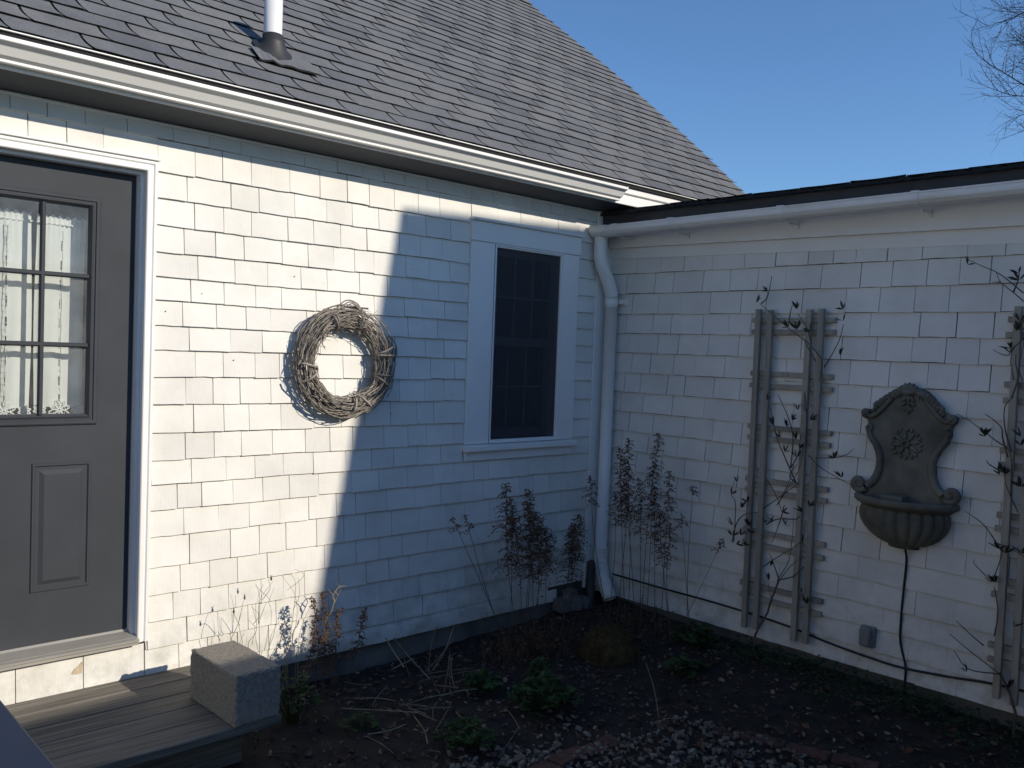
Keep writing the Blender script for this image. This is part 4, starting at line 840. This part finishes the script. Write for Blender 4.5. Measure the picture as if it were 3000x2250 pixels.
def halfring(prof, n=32, lobes=0, amp=0, dep=.80):
    m = MB(); vs = []; fs = []
    for r_, z in prof:
        for k in range(n+1):
            th = math.pi*k/n; q = r_*(1 + (amp*abs(math.sin(lobes*th)) - amp if lobes else 0)*min(1, r_*6)); vs.append(F(-q*math.cos(th), z, .012 + q*dep*math.sin(th)))
    for i in range(len(prof)-1):
        for k in range(n): a = i*(n+1)+k; fs.append((a, a+1, a+n+2, a+n+1))
    return m.add(vs, fs)
halfring([(0, -.715), (.225, -.715), (.232, -.692), (.240, -.688), (.262, -.690), (.268, -.698), (.267, -.716), (.256, -.726), (.242, -.730), (.232, -.742), (.2, -.745)]).build('rim', M['stone'], ft, True)
halfring([(.222, -.738), (.236, -.760), (.240, -.790), (.232, -.822), (.212, -.856), (.182, -.888), (.145, -.914), (.105, -.932), (.082, -.938), (.080, -.952), (.0, -.955)], 99, 11, .085).build('fluted_basin', M['stone'], ft, True)
m = MB(); m.box(-.16, -.075, FU-.035, FU+.075, -.702, -.672); m.build('spout_ledge', M['stone'], ft)
m = MB(); m.tube(bend([(-.060, -2.160, -.950), (-.022, -2.155, -1.02), (-.020, -2.147, -1.172), (-.020, -2.142, -1.321), (-.021, -2.145, -1.452), (-.022, -2.178, -1.573), (-.024, -2.181, -1.65), (-.030, -2.178, -1.76)], 6), .0062, 6)
tag(m.build('power_cord', M['cord'], None, True), 'black power cord hanging down the wall under the fountain', 'cord')
m = MB(); m.tube(bend([(-.02, -.16, -1.512), (-.021, -.6, -1.516), (-.022, -1.05, -1.517), (-.022, -1.475, -1.534), (-.022, -1.75, -1.566), (-.030, -2.0, -1.582), (-.034, -2.172, -1.584), (-.022, -2.4, -1.566), (-.021, -2.664, -1.536), (-.021, -3.2, -1.53)], 6), .0065, 6)
tag(m.build('cable', M['cord'], None, True), 'long black cable running low along the wing wall', 'cable')
ob_ = thing('outlet_box', 'grey weatherproof outlet box low on the wall below the fountain', 'outlet box')
part('box', M['greybox'], ob_, (-.050, -.008, -2.013, -1.937, -1.523, -1.412), b=.004)
m = MB(); m.bbox(-.070, -.0505, -2.004, -1.941, -1.518, -1.419, .006); m.tube([(-.060, -1.95, -1.417), (-.060, -1.995, -1.417)], .006, 8); m.build('cover', M['greybox'], ob_)
m = MB(); m.tube(bend([(-.071, -1.995, -1.43), (-.078, -1.998, -1.46), (-.078, -1.992, -1.5), (-.072, -1.985, -1.512)], 4), .0045, 6); m.build('latch', M['greybox'], ob_)
# ------------------------------------------------------------------ dried plume plants
def plume(m, path, rr, dens=1.0, wid=.055):
    """feathery drooping side sprays with tiny seed husks along the last part of a stem"""
    N_ = len(path); L = sum((path[i+1]-path[i]).length for i in range(N_-1)); cnt = int(26*dens*max(.5, L/.22))
    for k in range(cnt):
        t = (k+rr.random()*.6)/cnt; i = min(N_-2, int(t*(N_-1))); p = path[i].lerp(path[i+1], t*(N_-1)-i)
        a = rr.uniform(0, 6.28); ln = wid*(1.0-.78*t)*rr.uniform(.55, 1.25) + .008
        side = Vector((math.cos(a), math.sin(a), 0)); q0 = p; pts = [p]
        for s in range(1, 5): u = s/4; pts.append(p + side*ln*u + Vector((0, 0, ln*(.55*u - .65*u*u) )))
        m.tube(pts, [.0012, .0011, .0010, .0008, .0006], 3, cap=False)
        for s in range(1, 5):
            c = pts[s]
            for _ in range(2):
                d = Vector((rr.uniform(-1, 1), rr.uniform(-1, 1), rr.uniform(-.9, .6))).normalized()*rr.uniform(.009, .018); e = d.cross(Vector((rr.uniform(-1, 1), rr.uniform(-1, 1), rr.uniform(-1, 1)))).normalized()*.0036
                m.add([c, c+d*.5+e, c+d, c+d*.5-e], [(0, 1, 2, 3)])
def plume_plant(stems, label, seed, frac, dens=1., wid=.055, depth=(0, 0), name='dried_astilbe', group='dried plume flowers by the corner', r0=.0026):
    rr = random.Random(seed); t = thing(name, label, 'dried plant', group)
    for b, tp in stems:
        b = Vector(b); tp = Vector(tp); j = Vector((depth[0]*rr.uniform(-1, 1), depth[1]*rr.uniform(-1, 1), 0)); b = b + j*.6; tp = tp + j
        gr = gz(b.x, b.y); dirv = (tp-b).normalized(); ext = (b.z - gr)/max(.3, dirv.z); g0 = b - dirv*ext*.8; g0.z = gr-.01
        mid = g0.lerp(tp, .55) + Vector((rr.uniform(-.02, .02), rr.uniform(-.02, .02), 0)); pth = bend([g0, mid, tp], 8)
        MB().tube(pth, taper(len(pth), r0, r0*.45), 4).build('stem', M['stem'], t, True)
        fr_ = frac*rr.uniform(.75, 1.2); k = max(2, int(len(pth)*(1-fr_)))
        m = MB(); plume(m, pth[k:], rr, dens, wid); m.build('plume', M['dry'], t)
A_ = ASTA; B_ = ASTB
plume_plant([A_[8], A_[9]], 'two thin dried stems leaning left under the window', 21, .16, .8, .045, (.02, .03))
plume_plant([A_[i] for i in (0, 1, 2, 3, 4, 5, 10, 12, 13)], 'bushy clump of russet dried plumes below the window', 22, .48, 1.8, .105, (.03, .06))
plume_plant([A_[i] for i in (6, 7, 11)], 'russet dried plumes just left of the downspout', 23, .45, 2.0, .10, (.03, .05))
plume_plant([B_[i] for i in (5, 6, 7, 13)], 'dark dried plumes rising in front of the downspout', 24, .34, 1.2, .07, (.03, .02))
plume_plant([B_[i] for i in (0, 1, 2, 3, 4, 8, 9, 10, 14)], 'tall dark dried plumes against the wing wall beside the downspout', 25, .42, 1.2, .075, (.05, .02))
plume_plant([B_[i] for i in (11, 12, 15)], 'few thin dried stems standing next to the left trellis', 26, .15, .8, .05, (.04, .02))
ug = MB(); rr = random.Random(77)
for i in range(420):
    if i < 300: x, y = rr.gauss(-1.02, .20), rr.gauss(-.42, .12)
    else: x, y = rr.gauss(-.35, .12), rr.gauss(-.62, .14)
    y = min(y, -.05); x = min(x, -.05); z = gz(x, y); L = rr.uniform(.05, .24); a = rr.uniform(0, 6.28); q = rr.uniform(.1, .9)
    p0 = Vector((x, y, z-.005)); d = Vector((math.cos(a)*q, math.sin(a)*q, 1)).normalized()
    ug.tube([p0, p0+d*L*.6, p0+d*L + Vector((0, 0, -L*q*.3))], [.0016, .0013, .0006], 3, cap=False)
    for k in range(3):
        c = p0 + d*L*rr.uniform(.2, 1); e = Vector((rr.uniform(-1, 1), rr.uniform(-1, 1), rr.uniform(-.8, .4))).normalized()*rr.uniform(.01, .028); s = e.cross(Vector((rr.uniform(-1, 1), .3, 1))).normalized()*.006
        ug.add([c, c+e*.5+s, c+e, c+e*.5-s], [(0, 1, 2, 3)])
tag(ug.build('dry_undergrowth', M['dry'], None), 'brown dead leaves and stems around the feet of the dried plumes', 'undergrowth', kind='stuff')
wd = thing('dry_weeds', 'fine dry weeds with seed heads against the sunlit wall by the block', 'weeds')
rr = random.Random(5)
for s in WEED:
    pth = bend([Vector(p)+Vector((0, rr.uniform(-.03, .05), 0)) for p in s], 4)
    if len(s) > 2 and s[0][2] < -1.38: pth = [Vector((pth[0].x, pth[0].y, -1.79))] + pth
    MB().tube(pth, taper(len(pth), .0016, .0007), 4).build('stem', M['weed'], wd, True)
for p in SEED:
    m = MB(); m.blob(p, (.005, .005, .010), 7, 5)
    for k in range(5): a = k*1.26; m.tube([Vector(p)+Vector((0, 0, .008)), Vector(p)+Vector((.006*math.cos(a), .006*math.sin(a), .017))], .0008, 3)
    m.build('seed_head', M['stem'], wd, True)
ws = thing('bleached_stalk', 'pale forked stalk catching the sun at the shadow edge', 'dry stalk')
for i, s in enumerate(WHITESTEM):
    pth = bend([Vector(p) for p in s], 4)
    if i == 0: pth = [Vector((pth[0].x-.03, pth[0].y, -1.80))] + pth
    MB().tube(pth, taper(len(pth), .0034, .0018), 5).build('stem', M['straw'], ws, True)
plume_plant([(s[0], s[-1]) for s in WEEDPL[:3]+WEEDPL[4:]], 'dark dried plumes at the edge of the wall shadow', 27, .8, 1.2, .034, (.01, .03), group='dried plume flowers by the corner')
plume_plant([(WEEDPL[3][0], WEEDPL[3][-1])], 'single short dark plume right of the wall shadow edge', 28, .75, 1.4, .034)
sw = thing('straw_clump', 'clump of bleached cut stalks lying in the bed', 'dry stalks')
for s in STRAWUP:
    pth = bend([Vector(p)+Vector((0, rr.uniform(-.06, .06), 0)) for p in s], 3, .012); MB().tube(pth, rr.uniform(.0018, .0034), 5).build('stalk', M['straw'], sw, True)
for s in STRAWG:
    a, b = Vector(s[0]), Vector(s[1]); a.z = gz(a.x, a.y)+rr.uniform(.015, .07); b.z = gz(b.x, b.y)+rr.uniform(.015, .07)
    pth = bend([a, b], 3, .02); MB().tube(pth, rr.uniform(.0014, .0030), 4).build('stalk', M['straw'], sw, True)
# ------------------------------------------------------------------ low green plants
def lobed(m, c, d, nrm, sz, rr):
    """three-lobed scalloped leaf"""
    d = d.normalized(); s = d.cross(nrm).normalized(); pts = [c]; 
    for k in range(13):
        a = -1.9 + 3.8*k/12; r_ = sz*(.62 + .38*abs(math.cos(a*1.5)))*(1 if k % 2 else .82)
        pts.append(c + d*r_*math.cos(a) + s*r_*math.sin(a) + nrm*sz*.12*math.sin(k*1.7))
    m.add(pts, [(0, k, k+1) for k in range(1, 13)])
def green_plant(x, y, R0, H, nleaf, label, seed, sz=(.022, .038)):
    rr = random.Random(seed); t = thing('leafy_plant', label, 'green plant', 'low green plants in the bed'); st = MB(); lf = []
    z0 = gz(x, y)
    for i in range(nleaf):
        a = rr.uniform(0, 6.28); q = R0*math.sqrt(rr.random()); h = H*(1-.55*(q/R0)**2)*rr.uniform(.55, 1.1); tip = Vector((x+q*math.cos(a), y+q*math.sin(a), z0+h))
        b0 = Vector((x+.2*q*math.cos(a), y+.2*q*math.sin(a), z0)); st.tube([b0, b0.lerp(tip, .6)+Vector((0, 0, .02)), tip], .0014, 3)
        for k in range(3):
            d = Vector((math.cos(a+(k-1)*1.5), math.sin(a+(k-1)*1.5), rr.uniform(-.4, .3))); nr = Vector((rr.uniform(-.5, .5), rr.uniform(-.5, .5), 1)).normalized(); lf.append((tip, d, nr, rr.uniform(*sz)))
    st.build('stems', M['green'], t); m = MB()
    for l in lf: lobed(m, *l, rr)
    m.build('foliage', M['green'], t)
green_plant(-1.52, -1.00, .17, .17, 75, 'largest green leafy plant in the middle of the bed', 31)
green_plant(-1.64, -.66, .10, .12, 34, 'small green plant behind the straw stalks, nearer the window wall', 32)
green_plant(-2.12, -1.10, .14, .12, 60, 'green leafy plant at the bottom edge of the picture', 33, (.018, .03))
green_plant(-2.60, -.40, .13, .26, 55, 'green leafy plant beside the concrete block', 34, (.016, .026))
green_plant(-2.40, -.66, .09, .08, 22, 'low dim green plant in front of the concrete block', 35, (.016, .026))
green_plant(-.24, -1.02, .12, .13, 45, 'green plant at the wall foot left of the trellis', 36)
green_plant(-.62, -1.22, .12, .10, 30, 'dim green plant between the brown mound and the brick edging', 37)
green_plant(-1.36, -.80, .07, .14, 20, 'small green plant touching the russet plume stems', 38)
gc = MB(); rr = random.Random(8)
for i in range(1500):
    y = -1.2 - 2.2*rr.random(); x = -.05 - .42*rr.random()**1.4*(.6+.4*math.sin(y*4)**2); z = gz(x, y) + rr.uniform(.01, .08)
    a = rr.uniform(0, 6.28); lobed(gc, Vector((x, y, z)), Vector((math.cos(a), math.sin(a), rr.uniform(-.3, .3))), Vector((rr.uniform(-.6, .3), rr.uniform(-.5, .5), 1)).normalized(), rr.uniform(.010, .022), rr)
tag(gc.build('ground_cover', leafy('dark_ground_cover', (.018, .04, .016), (.04, .075, .028), .2), None), 'low dark green ground cover along the foot of the wing wall', 'ground cover', kind='stuff')
md = thing('moss_mound', 'rounded russet mound of dry foliage near the corner', 'mound plant'); m = MB(); rr = random.Random(4)
mc = Vector((-.70, -.72, gz(-.70, -.72)-.02)); m.blob(mc, (.17, .17, .17), 20, 12); m.build('mound_core', M['moss'], md, True); m = MB()
for i in range(2600):
    u = rr.random(); th = math.acos(1-.95*u); ph = rr.uniform(0, 6.28); d = Vector((math.sin(th)*math.cos(ph), math.sin(th)*math.sin(ph), math.cos(th))); p = mc + d*.168
    e = (d + Vector((rr.uniform(-.6, .6), rr.uniform(-.6, .6), rr.uniform(-.4, .5)))).normalized()*rr.uniform(.015, .04); s = e.cross(Vector((rr.uniform(-1, 1), rr.uniform(-1, 1), .1))).normalized()*.0022
    m.add([p-s, p+s, p+e], [(0, 1, 2)])
m.build('mound_needles', M['moss'], md, kind='stuff')
# ------------------------------------------------------------------ litter, chips, edging
rr = random.Random(9); m = MB()
for i in range(6500):
    x = -4.2 + 4.15*rr.random(); y = -2.9*rr.random() - .02
    if x < -2.86 and y > -.82: continue
    z = gz(x, y) + rr.uniform(.002, .02); a = rr.uniform(0, 6.28); L = rr.uniform(.012, .04)*(1.3 if rr.random() < .12 else 1); W = L*rr.uniform(.35, .7)
    Mx = Matrix.Translation((x, y, z)) @ Matrix.Rotation(a, 4, 'Z') @ Matrix.Rotation(rr.uniform(-.6, .6), 4, 'X') @ Matrix.Rotation(rr.uniform(-.5, .5), 4, 'Y'); c = rr.uniform(-.3, .4)*L
    m.add([Mx @ Vector(v) for v in ((-L/2, 0, 0), (-L*.1, W/2, c), (L*.35, W*.35, c*.6), (L/2, 0, 0), (L*.3, -W*.4, c*.5), (-L*.15, -W/2, c), (0, 0, -c*.3))], [(0, 6, 1), (1, 6, 2), (2, 6, 3), (3, 6, 4), (4, 6, 5), (5, 6, 0)], rr.choice((0, 0, 0, 1, 2)))
m.build('leaf_litter', [M['litter'], simple('pale_dead_leaf', (.19, .15, .115), .8, .4, 8), simple('russet_dead_leaf', (.12, .055, .032), .8, .4, 8)], None, kind='stuff')
m = MB()
for i in range(4200):
    x = -4.3 + 3.35*rr.random(); y = -1.46 - 1.9*rr.random()
    if x > -1.0 - .25*(y+1.5)*-1*0 and y > -3.4: pass
    if i < 300: x = rr.gauss(-2.15, .28); y = rr.gauss(-1.36, .11)
    if x > -1.0 + .18*max(0, (-y-1.7))/.5: continue
    z = gz(x, y) + rr.uniform(.004, .022); L = rr.uniform(.012, .045); W = L*rr.uniform(.3, .75); T_ = rr.uniform(.003, .007)
    Mx = Matrix.Translation((x, y, z)) @ Matrix.Rotation(rr.uniform(0, 6.28), 4, 'Z') @ Matrix.Rotation(rr.uniform(-.45, .45), 4, 'X') @ Matrix.Rotation(rr.uniform(-.35, .35), 4, 'Y')
    m.add([Mx @ Vector(v) for v in ((-L/2, -W/2, -T_), (L*.4, -W*.4, -T_), (L/2, W*.4, -T_), (-L*.4, W/2, -T_), (-L*.45, -W*.4, T_), (L*.35, -W*.35, T_), (L*.42, W*.35, T_), (-L*.35, W*.42, T_))], [(4, 5, 6, 7), (0, 1, 5, 4), (1, 2, 6, 5), (2, 3, 7, 6), (3, 0, 4, 7)], rr.choice((0, 0, 1, 2)))
m.build('wood_chips', [M['chip'], simple('pale_chip', (.22, .195, .16), .85, .3, 20), simple('dark_chip', (.12, .10, .085), .9, .4, 20)], None, kind='stuff')
BM = []
for k in range(3):
    b = MB(); noisy_box(b, .20, .092, .058, 6, .003, Matrix.Identity(4), k*5); BM.append(b.mesh('brick', M['brick']))
def edging(pts, label, seed):
    rr = random.Random(seed); t = thing('brick_edging', label, 'brick edging', 'sunken brick edging of the chip path')
    a, b = Vector(pts[0]), Vector(pts[1]); L = (b-a).length; d = (b-a)/L; ang = math.atan2(d.y, d.x); s = .1
    while s < L:
        p = a + d*s; ob = link('brick', rr.choice(BM), t)
        ob.matrix_local = Matrix.Translation((p.x+rr.uniform(-.008, .008), p.y+rr.uniform(-.008, .008), gz(p.x, p.y) + rr.uniform(-.026, -.004))) @ Matrix.Rotation(ang+rr.uniform(-.06, .06), 4, 'Z') @ Matrix.Rotation(rr.uniform(-.08, .08), 4, 'X') @ Matrix.Rotation(rr.uniform(-.05, .05), 4, 'Y')
        s += .208
edging(((-2.75, -1.475, 0), (-1.48, -1.470, 0)), 'row of sunken red bricks at the bottom middle, left of the path corner', 1)
edging(((-1.04, -1.62, 0), (-.80, -2.50, 0)), 'row of dark sunken bricks along the right side of the path', 2)
st_ = MB()
for k, (x, y, z, s) in enumerate(((-.40, -.055, -1.685, .055), (-.31, -.060, -1.68, .06), (-.235, -.075, -1.69, .05), (-.345, -.07, -1.625, .042))):
    b = MB(); noisy_box(b, s*2, s*1.5, s*1.6, 5, .012, Matrix.Translation((x, y, z)) @ Matrix.Rotation(k*1.1, 4, 'Z'), k*3)
    tag(b.build('rubble_stone', simple('rubble_%d' % k, (.16, .15, .14), .9, .4, 20, bmp=.6), None, True), ('grey stone at the end of the white metal strip', 'grey stone in the middle of the small pile by the standpipe', 'grey stone of the pile nearest the standpipe', 'small grey stone on top of the pile in the corner')[k], 'stone', 'stones piled in the corner')
# ------------------------------------------------------------------ bare tree beyond the wing
tr = thing('bare_tree', 'leafless tree with fine twigs at the right edge of the sky', 'tree', loc=(0, 0, 0)); rr = random.Random(14)
tb = Vector((11.6, -3.4, -1.85)); tk = MB(); cr = MB()
trunk = bend([tb, tb+Vector((.15, .1, 2.5)), tb+Vector((-.1, .2, 5)), tb+Vector((.1, .1, 8)), tb+Vector((.0, .3, 11))], 5); tk.tube(trunk, taper(len(trunk), .24, .05), 10); tk.build('trunk', M['bark'], tr, True)
def grow(p, d, L, r, dep):
    pts = [p]; q = Vector(p); dd = d.normalized(); n = 5
    for i in range(n):
        dd = (dd + Vector((rr.uniform(-.16, .16), rr.uniform(-.16, .16), rr.uniform(-.10, .16)))).normalized(); q = q + dd*L/n; pts.append(q.copy())
    cr.tube(pts, taper(n+1, r, r*.45), 4 if dep < 2 else 3, cap=False)
    if dep == 4: return
    for k in range((7, 7, 7, 5)[dep]):
        t = .25 + .75*(k+rr.random())/(6 if dep < 3 else 4); i = min(n-1, int(t*n)); b = pts[i].lerp(pts[i+1], t*n-i)
        ax = Vector((rr.uniform(-1, 1), rr.uniform(-1, 1), rr.uniform(-1, 1))); side = dd.cross(ax).normalized()
        grow(b, dd*.75 + side*rr.uniform(.45, .85), L*rr.uniform(.42, .62), r*.48, dep+1)
for z0, tgt in ((3.0, (9.5, 1.55, 3.35)), (2.2, (9.7, 1.5, 2.9)), (3.6, (10.0, 1.2, 4.4)), (4.3, (10.0, 1.5, 5.0)), (4.7, (9.8, 1.3, 5.9)), (5.6, (10.2, .9, 7.2)), (3.4, (12.6, -2.4, 5.2)), (5, (12.8, .6, 7.5)), (6.5, (10.6, -2.2, 9))):
    b = tb + Vector((0, .1, z0)); v = Vector(tgt) + Vector((.1, -1.92, -.05)) - b; grow(b, v + Vector((0, 0, -.1)), v.length*.8, .05, 0)
cr.build('crown', M['bark'], tr)
# ------------------------------------------------------------------ what stands behind the camera and throws the big shadow
ga = thing('garage', 'neighbouring gabled outbuilding behind the camera', 'building'); al = math.atan(.10)
Mg = Matrix.Translation((.66, -6.0, 0)) @ Matrix.Rotation(al, 4, 'Z'); rz, hw = 3.77, 1.72; ez = rz - hw*.90
m = MB(); m.box(.02, 6, -hw+.1, hw-.1, -2.2, ez+.06, M=Mg); m.add([Mg @ Vector(v) for v in ((.02, -hw+.1, ez+.06), (.02, hw-.1, ez+.06), (.02, 0, rz-.1), (6, -hw+.1, ez+.06), (6, hw-.1, ez+.06), (6, 0, rz-.1))], [(0, 2, 1), (3, 4, 5)]); m.build('wall', M['trim'], ga)
m = MB()
for s in (-1, 1): m.add([Mg @ Vector(v) for v in ((0, s*hw, ez), (6.1, s*hw, ez), (6.1, 0, rz), (0, 0, rz), (0, s*hw, ez-.06), (6.1, s*hw, ez-.06), (6.1, 0, rz-.06), (0, 0, rz-.06))], [(0, 1, 2, 3), (4, 7, 6, 5), (0, 3, 7, 4), (1, 5, 6, 2), (0, 4, 5, 1)])
m.build('roof', M['asphalt'], ga)
fe = thing('board_fence', 'tall board fence behind the camera', 'fence'); af = math.atan(.1); Mf = Matrix.Translation((-1.41, -4.6, .090)) @ Matrix.Rotation(af, 4, 'Z')
bm_ = MB().box(0, .142, -.01, .01, -2.0, .547).mesh('fence_board', M['fence']); u = 1.75
while u > -2.6:
    u -= .146; o = link('fence_board', bm_, fe); o.matrix_local = Mf @ Matrix.Translation((u, 0, 0))
m = MB()
for z in (-1.5, -.5, .3): m.box(-2.6, 1.7, -.05, -.0105, z, z+.08, M=Mf)
m.build('rail', M['fence'], fe)

nh = thing('unseen_bounce_house', 'added white house out of view that bounces sunlight into the shade', 'house')  # unseen house, added to bounce warm sunlight onto the shaded walls
m = MB(); m.box(-17, -12.0, -9, 3, -2.2, 2.2); m.build('wall', M['trim'], nh)  # wall of the added, unseen bounce house
m = MB(); m.add([(-11.7, -9.3, 2.1), (-11.7, 3.3, 2.1), (-14.5, 3.3, 4.4), (-14.5, -9.3, 4.4), (-17.3, -9.3, 2.1), (-17.3, 3.3, 2.1)], [(0, 1, 2, 3), (3, 2, 5, 4)]); m.add([(-12, -9, 2.2), (-17, -9, 2.2), (-14.5, -9, 4.3), (-12, 3, 2.2), (-17, 3, 2.2), (-14.5, 3, 4.3)], [(0, 1, 2), (3, 5, 4)]); m.build('roof', M['asphalt'], nh)  # roof of the added, unseen bounce house
lw = MB(); lw.add([(-60, -60, -1.70), (-6.3, -60, -1.70), (-6.3, 8, -1.70), (-60, 8, -1.70)], [(0, 1, 2, 3)])  # unseen sunlit grass, added to bounce light into the shade
lw.build('unseen_bounce_lawn', simple('bounce_lawn_grass', (.17, .16, .08), .9, .35, 6, bmp=.6), None, kind='structure')
